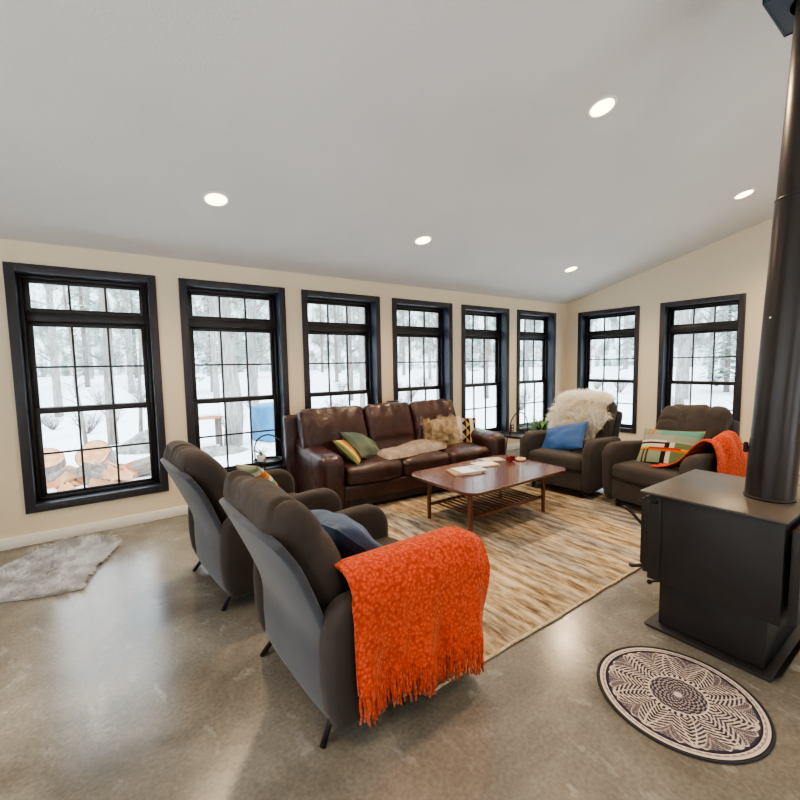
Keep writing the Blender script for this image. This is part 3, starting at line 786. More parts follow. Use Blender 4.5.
# chair local: x right arm is local -x? arm nearest the stove is at local x=-0.38
def t2f(u,v):
    c,_=T2P(v); 
    y=lerp(-.25+.12*math.sin(v*3),.42,u)
    hump=.06*math.sin(PI*u)+.03*math.sin(u*9+v*4)+.02*math.sin(u*19)*sstep(.3,.6,v)
    z=c.y+hump*sstep(.15,.5,v)*(1 if v<.75 else 1-.6*(v-.75)/.25)
    k=sstep(.35,0,v)   # narrow tail on the seat
    y=lerp(y,-.20+(u-.5)*.16,k*.85); z=max(z+.012*math.sin(u*14)*k,0.1)
    return C4@Vector((c.x,y,z))
T2P,_l=prof([(.02,.462),(.10,.475),(.20,.52),(.29,.63),(.37,.705),(.45,.69),(.50,.58),(.515,.42),(.52,.25)])
SIGN=1
T2P,_l=prof([(a,b) for a,b in ((.02,.462),(.10,.475),(.20,.53),(.29,.65),(.37,.715),(.45,.70),(.50,.58),(.515,.42),(.52,.25))])
cloth('knit_cloth',t2,t2f,120,150,.007,68)
fb=MB()
for i in range(40):
    a=Vector(t2f((i+.5)/40,1)); fb.tube([a,a+Vector((.002*math.sin(i),.003*math.cos(i),-.06)),a+Vector((.006*math.sin(i),.004,-.12))],.005,6,r2=.003)
fb.build('fringe',M['orange'],t2); fb=MB()
for i in range(14):
    a=Vector(t2f((i+.5)/14,0)); fb.tube([a,a+Vector((-.03,.01*math.sin(i),-.004)),a+Vector((-.06,.012*math.sin(i*2),-.004))],.004,6,r2=.003)
fb.build('tail_fringe',M['orange'],t2)

# ------------------------------------------------------------------ coffee table
def coffee_table():
    t=thing('coffee_table','low reddish wood coffee table with slatted shelf, on the rug','table',(-4.17,-1.915,.012),R(0))
    H=.44-.012
    def outline(hx,hy,r,n=10):
        o=[]
        for cx,cy,a0 in ((hx-r,hy-r,0),(-hx+r,hy-r,90),(-hx+r,-hy+r,180),(hx-r,-hy+r,270)):
            for i in range(n+1):
                a=R(a0+90*i/n); o.append((cx+r*math.cos(a),cy+r*math.sin(a)))
        return o
    def plate(hx,hy,r,z0,z1,bev=.004,bow=.008):
        mb=MB(); rings=[(z0,-bev*2.5),(z0+bev,-bev*.8),((z0+z1)/2,0),(z1-bev*.7,0),(z1,-bev)]
        vs=[];n=0
        for z,ins in rings:
            o=outline(hx+ins,hy+ins,r+ins); n=len(o)
            vs+=[(x*(1+bow*(1-(y/hy)**2)),y*(1+bow*1.3*(1-(x/hx)**2)),z) for x,y in o]
        fs=[]
        for k in range(len(rings)-1):
            for i in range(n): i2=(i+1)%n; fs.append((k*n+i,k*n+i2,(k+1)*n+i2,(k+1)*n+i))
        fs.append(tuple(reversed(range(n)))); fs.append(tuple(range((len(rings)-1)*n,len(rings)*n)))
        return mb.add(vs,fs)
    plate(.678,.438,.13,H-.028,H).build('tabletop',M['teaktop'],t,angle=35)
    MB().box(-.50,.50,-.255,-.235,H-.075,H-.028,.003).box(-.50,.50,.235,.255,H-.075,H-.028,.003).box(-.50,-.48,-.24,.24,H-.075,H-.028,.003).box(.48,.50,-.24,.24,H-.075,H-.028,.003).build('apron',M['teak'],t,angle=40)
    for sx in (-1,1):
        for sy in (-1,1):
            x0,y0=(-.53 if sx<0 else .47),sy*.273
            MB().tube([(x0,y0,0),(x0,y0,.2),(x0*.985,y0*.97,H-.028)],.018,16,r2=.023).build('leg',M['teak'],t,angle=50)
    sh=MB(); z=.145
    for y in (-.255,.255): sh.box(-.52,.46,y-.012,y+.012,z-.014,z+.014,.003)
    o=sh.build('shelf_rail',M['teak'],t,angle=40)
    sl=[]
    for i in range(15):
        x=lerp(-.47,.41,i/14)
        MB().tube([(x,-.255,z+.004),(x,.255,z+.004)],.0095,8).build('shelf_slat',M['teak'],t)
    return t
coffee_table()
ZTAB=.441
def book(label,name,loc,rz,w,d,hgt,cover,page,group=None,cat='book',spot=None):
    t=thing(name,label,cat,loc,R(rz),group)
    mc=mat('cover_'+name+str(len(bpy.data.materials)),cover,.4,spec=.5)
    MB().box(-w/2,w/2,-d/2,d/2,0,.0018,.0005).box(-w/2,w/2,-d/2,d/2,hgt-.0018,hgt,.0005).box(-w/2,-w/2+.003,-d/2,d/2,.001,hgt-.001).build('cover',mc,t,smooth=False)
    MB().box(-w/2+.002,w/2-.003,-d/2+.003,d/2-.003,.0018,hgt-.0018).build('pages',M['paper'],t,smooth=False)
    if spot:
        for (x0,x1,y0,y1,c) in spot:
            MB().box(x0*w,x1*w,y0*d,y1*d,hgt,hgt+.0006).build('cover_print',mat('print'+str(len(bpy.data.materials)),c,.4),t,smooth=False)
    return t
book('tan-edged book at the bottom of the left stack on the coffee table','book',(-4.40,-1.80,ZTAB),-20,.28,.22,.014,(.42,.27,.14),0)
book('pale blue and grey magazine on top of the left stack on the coffee table','magazine',(-4.34,-1.81,ZTAB+.0145),-10,.28,.22,.010,(.55,.60,.66),0,cat='magazine',spot=[(-.45,.1,-.4,.4,(.78,.80,.82)),(.15,.42,-.3,.3,(.35,.42,.52))])
book('cream covered book with orange edge in the middle of the coffee table','book',(-4.02,-1.72,ZTAB),-12,.24,.18,.012,(.72,.50,.34),0,spot=[(-.44,.44,-.42,.42,(.80,.74,.64))])
book('olive green booklet beneath the wooden beads on the coffee table','booklet',(-3.80,-1.62,ZTAB),-18,.24,.16,.007,(.34,.33,.18),0,cat='booklet',spot=[(-.4,.4,-.35,.35,(.62,.50,.36))])
bd=thing('bead_garland','string of pale wooden beads with a red bow on the coffee table','garland',(-3.66,-1.80,ZTAB))
mbead=mat('pale_wood_bead',(.70,.50,.33),.5); mred=mat('red_ribbon',(.22,.012,.016),.6,bump2=.01,bs2=20)
for i in range(14):
    a=i*.62; r=.02+.006*i*.6; x,y=.07+r*math.cos(a)*1.1,-.02+r*math.sin(a)*.8
    MB().lathe([(.002,0)]+[(.013*math.sin(PI*k/8),.013-.013*math.cos(PI*k/8)) for k in range(1,8)]+[(.002,.026)],(x,y,0),seg=14).build('bead',mbead,bd)
rb=MB()
for s,a in ((1,.3),(-1,.5),(1,1.6),(-1,2.2)):
    rb.grid(lambda u,v:(-.045+s*.045*math.sin(PI*u)*math.cos(a+u),.02+.05*math.sin(2*PI*u)*.5+s*.02*math.sin(a),.008+.026*math.sin(PI*u)+.03*v-.012),16,4)
rb.rbox((-.045,.02,.018),(.03,.03,.028),.01)
rb.build('ribbon_bow',mred,bd)

# ------------------------------------------------------------------ rugs
rg=thing('area_rug','large beige and brown striated area rug under the coffee table','rug',(-4.38,-2.11,0))
def rf(u,v):
    hx,hy=1.66,1.195
    x=lerp(-hx,hx,u); y=lerp(-hy,hy,v)
    ex=.012*noise.noise(Vector((x*5,y*5,0)))
    if v in (0,1): y+=ex
    if u in (0,1): x+=ex
    return (x,y,.011+.0008*noise.noise(Vector((x*20,y*20,3))))
g=MB(); g.grid(rf,160,110)
nb=len(g.v)
g.box(-1.655,1.655,-1.19,1.19,.0,.009)
g.build('woven_pile',M['rug'],rg)
e=MB(); 
for (a,b) in (((-1.66,-1.195),(1.66,-1.195)),((1.66,-1.195),(1.66,1.195)),((1.66,1.195),(-1.66,1.195)),((-1.66,1.195),(-1.66,-1.195))):
    n=120; pts=[]
    for i in range(n+1):
        x,y=lerp(a[0],b[0],i/n),lerp(a[1],b[1],i/n); w=.010*noise.noise(Vector((x*6,y*6,0)))
        pts.append((x+(w if a[0]==b[0] else 0),y+(w if a[1]==b[1] else 0),.0085))
    e.tube(pts,.0082,6)
e.build('edge_binding',M['rugedge'],rg)
# round mandala mat
NAVY=lin((48,46,62)); CREAM=lin((190,177,166)); MID=lin((132,122,122)); DK=lin((34,32,44))
def mandala(r,a):
    # r 0..1
    def line(d,w): return abs(d)<w
    if r>.975: return DK
    if r>.90:
        if .93<r<.945: return MID
        return CREAM if (r>.945 or int(a*60/PI)%2 or r<.915) else MID
    if r>.885: return DK
    c=NAVY
    n1,n2,n3=10,20,10
    # outer pointed leaves
    f=abs(math.sin(a*n1/2)); edge=.60+.27*f
    if r>edge:
        g2=abs(math.sin(a*n2/2+.3)); e2=.70+.16*g2
        if line(r-e2,.008): return CREAM
        if (int(r*95)+int(a*30))%2==0 and r<.86: return MID
        return NAVY
    if line(r-edge,.013): return CREAM
    if r>.40:
        # veins inside petals
        p=(a*n1/(2*PI))%1.0; q=abs(p-.5)*2
        if line(q-.5*(edge-r)/.3,.05): return CREAM
        k=math.sin((r*120)+q*14)
        if k>.62: return CREAM
        if q<.06: return DK
        return MID if k>-.1 else NAVY
    if r>.355: return CREAM if int(a*36/PI)%2 else NAVY
    if r>.335: return CREAM
    k=math.sin(r*110)*math.cos(a*14)
    if r<.05: return CREAM
    if k>.3: return MID
    if k>.15: return CREAM
    return NAVY
rm=thing('round_mat','small round navy and cream mandala mat in front of the stove','rug',(-5.20,-3.965,0),R(15))
g=MB(); nr,na=150,420; vs=[(0,0,.0065)];fs=[];cs=[CREAM]; RR=.318
for i in range(1,nr+1):
    for k in range(na):
        r=i/nr; a=2*PI*k/na; vs.append((RR*r*math.cos(a),RR*r*math.sin(a),.0065)); cs.append(mandala(r,a))
for k in range(na): fs.append((0,1+k,1+(k+1)%na))
for i in range(nr-1):
    for k in range(na):
        a=1+i*na+k; b=1+i*na+(k+1)%na; fs.append((a,a+na,b+na,b))
g.add(vs,fs,cs); g.build('printed_face',M['matattr'],rm)
MB().lathe([(.31,.0),(.322,.0),(.325,.004),(.322,.0085),(.316,.0068)],seg=96,cap=False).build('edge_binding',mat('mat_edge_black',(.015,.014,.018),.8),rm)

# ------------------------------------------------------------------ wood stove
st=thing('wood_stove','matte black steel wood stove with flat top, at the right of the picture','stove',(-4.45,-3.93,0))
def sb(name,x0,x1,y0,y1,z0,z1,m='stove',bev=.004,parent=None): 
    return MB().box(x0+4.45,x1+4.45,y0+3.93,y1+3.93,z0,z1,bev).build(name,M[m],parent or st,angle=40)
sb('top_plate',-4.822,-4.085,-4.215,-3.605,.760,.772,'stovetop',.003)
sb('firebox',-4.800,-4.10,-4.205,-3.645,.285,.760)
sb('heat_shield',-4.806,-4.094,-3.71,-3.69,.30,.745,bev=.002)
sb('pedestal',-4.735,-4.165,-4.150,-3.685,.02,.285)
sb('base_plate',-4.785,-4.115,-4.185,-3.640,0,.014,bev=.002)
sb('rear_shield',-4.790,-4.11,-4.26,-4.225,.30,.735,bev=.006)
# flared base lips
for (nm,pts) in (('base_lip',[(-4.785,-3.645,.006),(-4.115,-3.645,.006),(-4.115,-3.632,.008),(-4.785,-3.632,.008)]),('base_lip',[(-4.785,-4.185,.008),(-4.115,-4.185,.008),(-4.115,-4.225,.065),(-4.785,-4.225,.065)])):
    q=[(x+4.45,y+3.93,z) for x,y,z in pts]; q+=[(x,y,z+.006) for x,y,z in q]
    MB().add(q,[(0,1,2,3),(7,6,5,4),(0,4,5,1),(1,5,6,2),(2,6,7,3),(3,7,4,0)]).build(nm,M['stove'],st,smooth=False)
sb('door_frame',-4.790,-4.12,-3.647,-3.615,.31,.735,bev=.004)
door=sb('door',-4.765,-4.15,-3.617,-3.588,.335,.715,bev=.008)
sb('door_glass',-4.65,-4.25,-3.590,-3.583,.42,.66,'plastic',.002,parent=door)
sb('hinge',-4.16,-4.13,-3.620,-3.580,.60,.70,bev=.006); sb('hinge',-4.16,-4.13,-3.620,-3.580,.36,.44,bev=.006)
MB().tube([(-4.75+4.45,-3.60+3.93,.555),(-4.755+4.45,-3.575+3.93,.575),(-4.76+4.45,-3.54+3.93,.612),(-4.76+4.45,-3.505+3.93,.632),(-4.755+4.45,-3.485+3.93,.634)],.009,10).build('door_handle',M['metal'],door)
sb('ash_lip',-4.74,-4.16,-3.66,-3.60,.300,.310,bev=.003)
MB().tube([(-4.745+4.45,-3.605+3.93,.325),(-4.75+4.45,-3.575+3.93,.312),(-4.755+4.45,-3.545+3.93,.300),(-4.755+4.45,-3.53+3.93,.303)],.010,8).build('lip_handle',M['metal'],st)
MB().tube([(-4.765+4.45,-3.70+3.93,.275),(-4.765+4.45,-3.655+3.93,.255)],.006,8).rbox((-4.765+4.45,-3.645+3.93,.248),(.026,.026,.026),.0125).build('draft_knob',M['metal'],st)
MB().tube([(-4.80+4.45,-3.69+3.93,.72),(-4.825+4.45,-3.66+3.93,.72)],.009,8).build('latch_pin',M['metal'],st)
# stove pipe
LX,LY=.004/2.4,-.095/2.4
sp_=thing('stove_pipe','tall dark round stove pipe rising from the stove to the ceiling','stove pipe',(-4.45,-4.065,.772))
def pipe(name,z0,z1,r,parent=sp_,m='pipe',lip=True):
    mb=MB(); prof_=[(r,z0),(r,z1)]
    vs=[];fs=[];seg=48
    for rr,z in [(r,z0),(r,z0+.004),(r,z1-.004),(r,z1)]:
        for k in range(seg): w=2*PI*k/seg; vs.append((rr*math.cos(w)+LX*z,rr*math.sin(w)+LY*z,z))
    for i in range(3):
        for k in range(seg): k2=(k+1)%seg; fs.append((i*seg+k,i*seg+k2,(i+1)*seg+k2,(i+1)*seg+k))
    return mb.add(vs,fs).build(name,M[m],parent)
pipe('lower_pipe',0,.30,.1005); pipe('middle_pipe',.30,1.46,.098); pipe('upper_pipe',1.455,2.62,.0955)
def ringp(z,r,h,name,m='pipe'):
    mb=MB().lathe([(r-.004,0),(r,.002),(r,h-.002),(r-.004,h)],(LX*z,LY*z,z),seg=48,cap=False); mb.build(name,M[m],sp_)
ringp(1.452,.1005,.010,'seam_band'); ringp(0,.104,.012,'flue_collar','stove')
a=R(215)
for z,an in ((.90,150),):
    q=MB().lathe([(.001,.0),(.006,.0),(.005,.003),(.001,.004)],seg=12); q.xf(Matrix.Translation((LX*z+.0985*math.cos(R(an)),LY*z+.0985*math.sin(R(an)),z))@Matrix.Rotation(R(an),4,'Z')@Matrix.Rotation(R(90),4,'Y')); q.build('screw',M['chrome'],sp_)
dk=MB().tube([(LX*.25+.08*math.cos(R(108)),LY*.25+.08*math.sin(R(108)),.25),(LX*.25+.105*math.cos(R(108)),LY*.25+.105*math.sin(R(108)),.25)],.006,8)
dk.rbox((LX*.25+.112*math.cos(R(108)),LY*.25+.112*math.sin(R(108)),.25),(.02,.02,.055),.008); dk.build('damper_handle',M['metal'],sp_)
sbx=thing('pipe_support_box','dark blue-black square steel box where the stove pipe meets the ceiling','pipe support',(-4.42,-4.150,3.10))
q=MB(); h=.175; zt=ceil_z(-4.150)-3.10
for (x0,x1,y0,y1) in ((-h,h,-h,-h+.006),(-h,h,h-.006,h),(-h,-h+.006,-h,h),(h-.006,h,-h,h)):
    tz=lambda y:zt-CS*y-.001
    q.add([(x0,y0,0),(x1,y0,0),(x1,y1,0),(x0,y1,0),(x0,y0,tz(y0)),(x1,y0,tz(y0)),(x1,y1,tz(y1)),(x0,y1,tz(y1))],[(3,2,1,0),(4,5,6,7),(0,1,5,4),(1,2,6,5),(2,3,7,6),(3,0,4,7)])
q.build('side_panels',M['bluesteel'],sbx,smooth=False)
q=MB(); n=40; vs=[];fs=[]
for k in range(n):
    w=2*PI*k/n; c_,s_=math.cos(w),math.sin(w); m_=max(abs(c_),abs(s_)); vs+=[(h*c_/m_,h*s_/m_,.004),(.115*c_,.115*s_,.004)]
for k in range(n): a=2*k;b=2*((k+1)%n); fs.append((a,a+1,b+1,b))
q.add(vs,fs).build('bottom_plate',M['bluesteel'],sbx,smooth=False)

# ------------------------------------------------------------------ side tables & plants
def side_table(label,loc,rz,r=.19,H=.42,arch=.30):
    t=thing('side_table',label,'side table',loc,R(rz),'round black side tables with arched handles')
    MB().lathe([(r-.01,H-.014),(r,H-.010),(r,H-.002),(r-.004,H),(.0,H)],seg=40,cap=True).build('table_top',M['metal'],t,angle=40)
    MB().lathe([(r,H),(r+.006,H+.004),(r+.004,H+.02),(r-.002,H+.02),(r-.004,H)],seg=40,cap=False).build('rim',M['metal'],t)
    for k in range(3):
        a=2*PI*k/3+.5; MB().tube([(r*.8*math.cos(a),r*.8*math.sin(a),H-.01),(r*.95*math.cos(a),r*.95*math.sin(a),0)],.008,8).build('leg',M['metal'],t)
    pts=[(-r,0,H)]+[(-r*math.cos(PI*i/20),0,H+arch-r+r*math.sin(PI*i/20)) for i in range(21)]+[(r,0,H)]
    MB().tube(pts,.008,8).build('arched_handle',M['metal'],t)
    return t
side_table('round black metal side table with arched handle between the sofa and the sheepskin armchair',(-1.99,-.52,0),5,.235,.36,.36)
side_table('black side table with arched handle in front of the second window, carrying a small plant',(-5.76,-.26,0),-38,.15,.48,.28)
def plant(name,label,loc,n,L,spread,potr,poth,seed,width=.012):
    t=thing(name,label,'plant',loc)
    MB().lathe([(potr*.75,0),(potr*.8,.004),(potr,poth),(potr*.92,poth),(potr*.88,poth-.01),(0,poth-.01)],seg=24).build('pot',M['pot'],t)
    rnd=random.Random(seed); mb=MB(); vs=[];fs=[]
    for i in range(n):
        a=rnd.uniform(0,2*PI); el=rnd.uniform(.15,1)*spread; p=Vector((0,0,poth-.01)); d=Vector((math.cos(a)*el,math.sin(a)*el,1)).normalized(); l=L*rnd.uniform(.6,1.1)
        side=d.cross(Vector((0,0,1))).normalized(); b=len(vs)
        for k in range(7):
            w=width*math.sin(PI*(k+.6)/7.4); vs+=[p-side*w,p+side*w]; p=p+d*l/6; d=(d+Vector((math.cos(a),math.sin(a),-.9))*.16).normalized()
            if k<6: fs.append((b+2*k,b+2*k+1,b+2*k+3,b+2*k+2))
    mb.add(vs,fs).build('leaves',M['leaf'],t); return t
plant('potted_fern','green fern in front of the corner window, behind the sheepskin armchair',(-1.42,-.52,.20),150,.46,1.5,.10,.13,1,.011)
ps=thing('plant_stand','low black metal plant stand in the room corner under the fern','plant stand',(-1.42,-.52,0))
MB().lathe([(.12,.185),(.13,.19),(.13,.198),(.0,.198)],seg=28).build('stand_top',M['metal'],ps,angle=40)
for k in range(3):
    a=2*PI*k/3; MB().tube([(.1*math.cos(a),.1*math.sin(a),.19),(.13*math.cos(a),.13*math.sin(a),0)],.007,8).build('leg',M['metal'],ps)
plant('spider_plant','small spiky plant in a white pot on the side table by the second window',(-5.84,-.26,.482),26,.17,.9,.05,.07,2,.006)

# ------------------------------------------------------------------ outdoors
def gz(x,y):
    d=max(0,math.hypot(max(x-0,0,XL-x),max(y,0,YF-y))-2)
    return -.25+.03*d*.35+.12*noise.noise(Vector((x*.25,y*.25,0)))*sstep(1,4,d+1)+ .9*sstep(8,26,d)
g=MB(); n=110; S=55
vs=[];fs=[]
for i in range(n+1):
    for j in range(n+1):
        x=lerp(-S-4,S-4,i/n); y=lerp(-S,S,j/n)
        ins=(XL-.3<x<.3 and YF-.3<y<.3)
        vs.append((x,y,gz(x,y)-(.1 if ins else 0)))
for i in range(n):
    for j in range(n): a=i*(n+1)+j; fs.append((a,a+n+1,a+n+2,a+1))
g.add(vs,fs); tag(g.build('snowy_ground',M['snow']),'snow covered ground outside the windows','snow',kind='structure')
# distant woods ring
g=MB()
def fw(u,v):
    a=2*PI*u; rr=38+2.0*noise.noise(Vector((math.cos(a)*4,math.sin(a)*4,v*2)))
    return (-4+rr*math.cos(a),-1+rr*math.sin(a),v*(13+4*noise.noise(Vector((math.cos(a)*22,math.sin(a)*22,0))))-.3)
g.grid(fw,400,24); tag(g.build('distant_treeline',M['forest']),'hazy grey-green winter woods beyond the snow','woods',kind='stuff')
def tree_mesh(h,r,seed,nb=16,lean=0):
    rnd=random.Random(seed); mb=MB(); pts=[]
    for k in range(9):
        pts.append((lean*k/8*h+.10*noise.noise(Vector((k*.5,seed,0)))*h*.15,.1*noise.noise(Vector((k*.5,seed,9)))*h*.15,-.3+h*k/8))
    mb.tube(pts,r,10,r2=r*.35)
    br=MB()
    for i in range(nb):
        k=rnd.uniform(.18,1)*8; i0=int(min(k,7)); f=k-i0; p=Vector(pts[i0]).lerp(Vector(pts[min(i0+1,8)]),f)
        a=rnd.uniform(0,2*PI); L=h*rnd.uniform(.06,.135); d=Vector((math.cos(a),math.sin(a),rnd.uniform(.2,.9))).normalized(); q=[p]
        for s in range(4):
            d=(d+Vector((rnd.uniform(-.3,.3),rnd.uniform(-.3,.3),rnd.uniform(-.15,.25)))).normalized(); q.append(q[-1]+d*L/4)
        br.tube(q,r*.22,5,r2=r*.05)
        for s in range(1,4):
            for w in range(2):
                e=(d+Vector((rnd.uniform(-1,1),rnd.uniform(-1,1),rnd.uniform(-.6,.8)))).normalized(); br.tube([q[s],q[s]+e*L*.3,q[s]+e*L*.55+Vector((0,0,rnd.uniform(-.1,.1)))],r*.08,4,r2=r*.02)
    return mb,br
taken=[(-4.86,5.0,1.0),(-6.98,6.6,1.0),(-6.55,5.8,.6),(-7.45,6.2,.6),(-3.75,5.2,.9),(-5.42,5.3,.6),(-6.3,5.6,.8),(-5.35,4.4,.8),(-3.0,9.5,1.6),(2.0,12,1.6),(9,1.5,1.6)]
def free(x,y,r):
    if any(abs(x-a)<r+q and abs(y-b)<r+q for a,b,q in taken): return False
    taken.append((x,y,r)); return True
CONIFERS=[(-10.5,17,8),(-7.6,22,9),(-2.5,18,8),(1.5,24,10),(5.5,16,7),(11,14,8),(16,6,8),(13,-1.5,7),(20,-4,9),(15,2,6),(-5.2,26,9)]
for q_ in CONIFERS: taken.append((q_[0],q_[1],q_[2]*.22))
rnd=random.Random(11)
def place_tree(label,x,y,h,r,seed,group=None,m='bark',nb=16,lean=0,proto=None):
    if proto is None:
        t=thing('bare_tree',label,'tree',(x,y,gz(x,y)),group=group); a,b=tree_mesh(h,r,seed,nb,lean); a.build('trunk',M[m],t); b.build('branches',M[m],t); return t
    t=copy_tree(proto); t.location=(x,y,gz(x,y)); t.rotation_euler=(0,0,rnd.uniform(0,6.28)); s=rnd.uniform(.75,1.1); t.scale=(s,s,s); return t
place_tree('thick grey tree trunk standing close outside the second window',-4.86,5.0,9,.20,1,nb=18)
place_tree('slender dark trunk in the middle of the view through the leftmost window',-6.98,6.6,8,.11,2,m='barkd',nb=14)
place_tree('thin leaning sapling at the right of the leftmost window',-6.55,5.8,4.5,.045,3,m='barkd',nb=12,lean=.06)
place_tree('thin curved sapling at the left of the leftmost window',-7.45,6.2,4.2,.045,4,m='barkd',nb=10,lean=-.05)
GL='bare grey tree standing in the snow among the woods outside'
pr=[place_tree(GL,-3.0,9.5,11,.17,20,'bare trees in the snowy woods',nb=26),place_tree(GL,2.0,12,10,.13,21,'bare trees in the snowy woods',m='barkd',nb=26),place_tree(GL,9,1.5,10,.14,22,'bare trees in the snowy woods',nb=28)]
for i in range(700):
    if i%3:
        x=rnd.uniform(-14,16); y=rnd.uniform(8,30)
        if -10<x<-3.5 and y<13: continue
    else:
        x=rnd.uniform(7,30); y=rnd.uniform(-8,12)
    if math.hypot(x+4,y+1)>33 or not free(x,y,1.25): continue
    place_tree(GL,x,y,0,0,0,proto=pr[i%3])
# leafless shrubs
def shrub():
    t=thing('bare_shrub','leafless twiggy shrub poking through the snow outside','shrub',(0,0,0),group='leafless shrubs in the snow')
    rn=random.Random(77); b=MB()
    for i in range(34):
        a=rn.uniform(0,6.28); d=Vector((math.cos(a)*.6,math.sin(a)*.6,rn.uniform(.5,1.4))).normalized(); p=Vector((0,0,-.05)); q=[p]
        for k in range(4): d=(d+Vector((rn.uniform(-.3,.3),rn.uniform(-.3,.3),rn.uniform(-.1,.2)))).normalized(); q.append(q[-1]+d*rn.uniform(.15,.35))
        b.tube(q,.012,4,r2=.003)
        for k in (2,3):
            for _ in range(2):
                e=Vector((rn.uniform(-1,1),rn.uniform(-1,1),rn.uniform(0,1))).normalized(); b.tube([q[k],q[k]+e*.3],.005,3,r2=.002)
    b.build('twigs',M['barkd'],t); return t
sh0=shrub(); nsh=0
for i in range(400):
    if nsh>=60: break
    if i%3: x=rnd.uniform(-11,8); y=rnd.uniform(6.5,17)
    else: x=rnd.uniform(5,17); y=rnd.uniform(-6,7)
    if not free(x,y,.55): continue
    t=sh0 if nsh==0 else copy_tree(sh0); nsh+=1
    t.location=(x,y,gz(x,y)); t.rotation_euler=(0,0,rnd.uniform(0,6.28)); k=rnd.uniform(.6,1.0); t.scale=(k,k,k)
# evergreens
def conifer(x,y,h,seed):
    rnd2=random.Random(seed); t=thing('evergreen_tree','snow-dusted evergreen standing far back in the woods outside','tree',(x,y,gz(x,y)),group='evergreens in the snowy woods')
    MB().tube([(0,0,-.2),(0,0,h)],.12,8,r2=.02).build('trunk',M['barkd'],t)
    vs=[];fs=[]
    for i in range(900):
        k=rnd2.random()**.8; z=h*.12+k*h*.88; a=rnd2.uniform(0,2*PI); r=(1-k)*h*.20*rnd2.uniform(.3,1.05)+.05; p=Vector((r*math.cos(a),r*math.sin(a),z-r*.25)); d=Vector((math.cos(a),math.sin(a),-.35)).normalized(); s=d.cross(Vector((0,0,1))).normalized(); b=len(vs); w=.22*(1.2-k)
        vs+=[p-d*w*.6,p+s*w*.55,p+d*w,p-s*w*.55]; fs.append((b,b+1,b+2,b+3))
    MB().add(vs,fs).build('needles',M['conif'],t,smooth=False)
for i,(x,y,h) in enumerate(CONIFERS): conifer(x,y,h,i)
# log rounds & split firewood
def log_round(label,x,y,r,L,rx,rz):
    t=thing('log_round',label,'log',(x,y,gz(x,y)+.16),rot=(R(rx),0,R(rz)))
    MB().lathe([(r*.99,-L/2),(r,-L/4),(r*1.02,0),(r,L/4),(r*.99,L/2)],seg=26,cap=False).noise(.02,4,x).build('bark',M['barkd'],t)
    MB().lathe([(.001,L/2-.002),(r*.96,L/2-.002)],seg=26,cap=False).build('cut_face',M['cutwood'],t)
    MB().lathe([(.001,-L/2+.002),(r*.96,-L/2+.002)],seg=26,cap=False).build('cut_face',M['cutwood'],t)
log_round('large tilted log round with an orange cut face, centre of the leftmost window',-7.28,4.4,.27,.34,50,-25)
log_round('log round standing in the snow at the left of the leftmost window',-7.98,4.2,.26,.34,30,10)
log_round('short log round lying in the snow at the right of the leftmost window',-6.62,3.2,.15,.34,75,70)
fg='split firewood heaped in the snow'
rnd=random.Random(5)
for i in range(30):
    x=rnd.uniform(-8.0,-6.85); y=rnd.uniform(2.6,3.6); L=rnd.uniform(.28,.42)
    t=thing('firewood_piece','split firewood piece in the snowy heap below the leftmost window','firewood',(x,y,gz(x,y)+rnd.uniform(.04,.17)),rot=(rnd.uniform(-.4,.4),rnd.uniform(-.5,.5),rnd.uniform(0,3.1)),group=fg)
    a=MB(); w=rnd.uniform(.06,.10)
    vs=[(sx*L/2,yy,zz) for sx in (-1,1) for yy,zz in ((-w,-w*.6),(w,-w*.7),(w*.2,w*.9))]
    a.add(vs,[(0,1,2),(5,4,3),(0,3,4,1),(1,4,5,2),(2,5,3,0)])
    a.build('wood',M['cutwood'] if i%3 else M['barkd'],t,smooth=False)
def mound(label,x,y,sx,sy,h,m,seed):
    g=MB()
    def f(u,v):
        a=2*PI*u; r=v; z=h*(1-r*r)*(1+.3*noise.noise(Vector((math.cos(a)*r*2,math.sin(a)*r*2,seed)))); px,py=sx*r*math.cos(a),sy*r*math.sin(a)
        return (px,py,z-.06)
    g.grid(f,40,10); o=g.build('ground_mound',M[m],loc=(x,y,gz(x,y))); tag(o,label,'mound')
mound('low dark gravel mound seen through the second window',-5.35,4.4,.85,.45,.22,'dirt',1)
mound('dark brush heap seen through the right side of the leftmost window',-6.3,5.6,.8,.5,.45,'dirt',2)
tb=MB().rbox((0,0,.42),(1.0,.8,.84),.08,k=3,m=10).noise(.05,2.2,4); tag(tb.build('tarp_covered_pile',M['tarp'],loc=(-3.75,5.2,gz(-3.75,5.2)),rot=(0,0,.3)),'blue tarp covered pile seen through the second window','tarp pile')
wb=thing('outdoor_workbench','snowy wooden workbench outside the second window','workbench',(-5.42,5.3,gz(-5.42,5.3)))
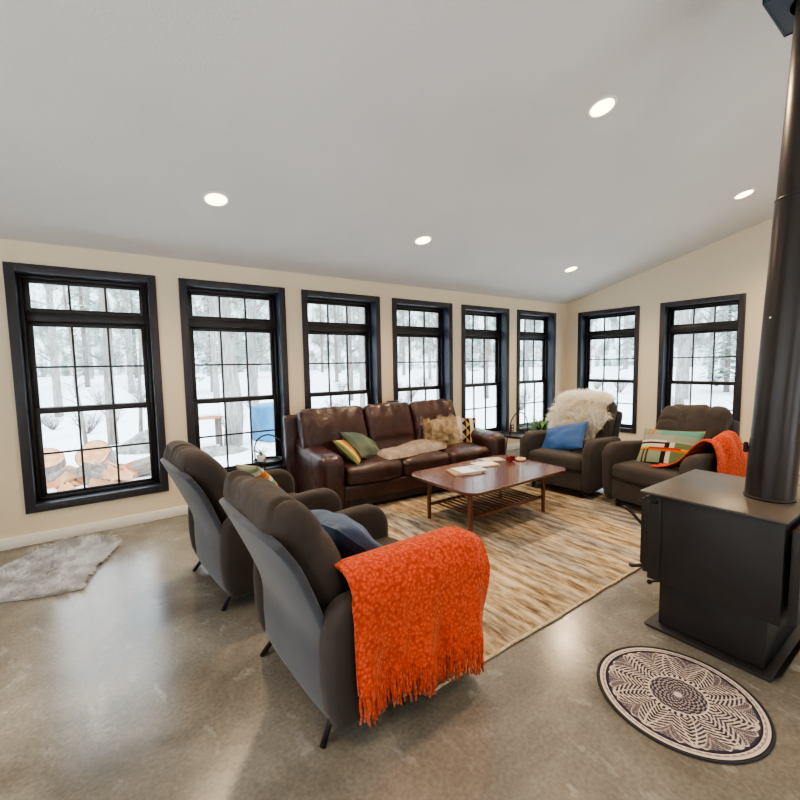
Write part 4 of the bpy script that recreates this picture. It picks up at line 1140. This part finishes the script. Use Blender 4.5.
MB().box(-.42,.42,-.22,.22,.62,.67,.006).build('bench_top',M['cutwood'],wb,angle=40)
MB().rbox((0,0,.71),(.78,.40,.08),.035).noise(.02,6,1).build('snow_layer',M['snow'],wb)
for sx in (-1,1):
    for sy in (-1,1): MB().box(sx*.36-.03,sx*.36+.03,sy*.17-.03,sy*.17+.03,0,.62).build('leg',M['barkd'],wb,smooth=False)

# ------------------------------------------------------------------ world & camera
w=bpy.data.worlds.new('overcast_sky'); sc.world=w; w.use_nodes=True; nt=w.node_tree; nt.nodes.clear()
bg=nt.nodes.new('ShaderNodeBackground'); wo=nt.nodes.new('ShaderNodeOutputWorld'); nt.links.new(bg.outputs[0],wo.inputs[0])
bg.inputs[0].default_value=(.87,.94,1.0,1); bg.inputs[1].default_value=5.4

f,pit,rol,yaw,cx,cy,ch=423.412,-.08360673,-.01730957,.61981472,-7.19606347,-4.6913153,1.47793388
F=Vector((math.sin(yaw)*math.cos(pit),math.cos(yaw)*math.cos(pit),math.sin(pit)))
Rr=Vector((math.cos(yaw),-math.sin(yaw),0)); U=Rr.cross(F)
R2=Rr*math.cos(rol)+U*math.sin(rol); U2=-Rr*math.sin(rol)+U*math.cos(rol)
cam=bpy.data.cameras.new('camera'); co=bpy.data.objects.new('camera',cam); COL.objects.link(co); sc.camera=co
cam.sensor_width=36; cam.sensor_fit='HORIZONTAL'; cam.lens=f/800*36; cam.clip_start=.05; cam.clip_end=300
co.matrix_world=Matrix(((R2.x,U2.x,-F.x,cx),(R2.y,U2.y,-F.y,cy),(R2.z,U2.z,-F.z,ch),(0,0,0,1)))
sc.view_settings.view_transform='AgX'
try: sc.view_settings.look='AgX - Medium High Contrast'
except Exception as e: print(e)
sc.view_settings.exposure=.32
sc.cycles.use_denoising=True
sc.cycles.max_bounces=8; sc.cycles.diffuse_bounces=5; sc.cycles.glossy_bounces=3; sc.cycles.transparent_max_bounces=12
sc.cycles.sample_clamp_indirect=8; sc.cycles.caustics_reflective=False; sc.cycles.caustics_refractive=False
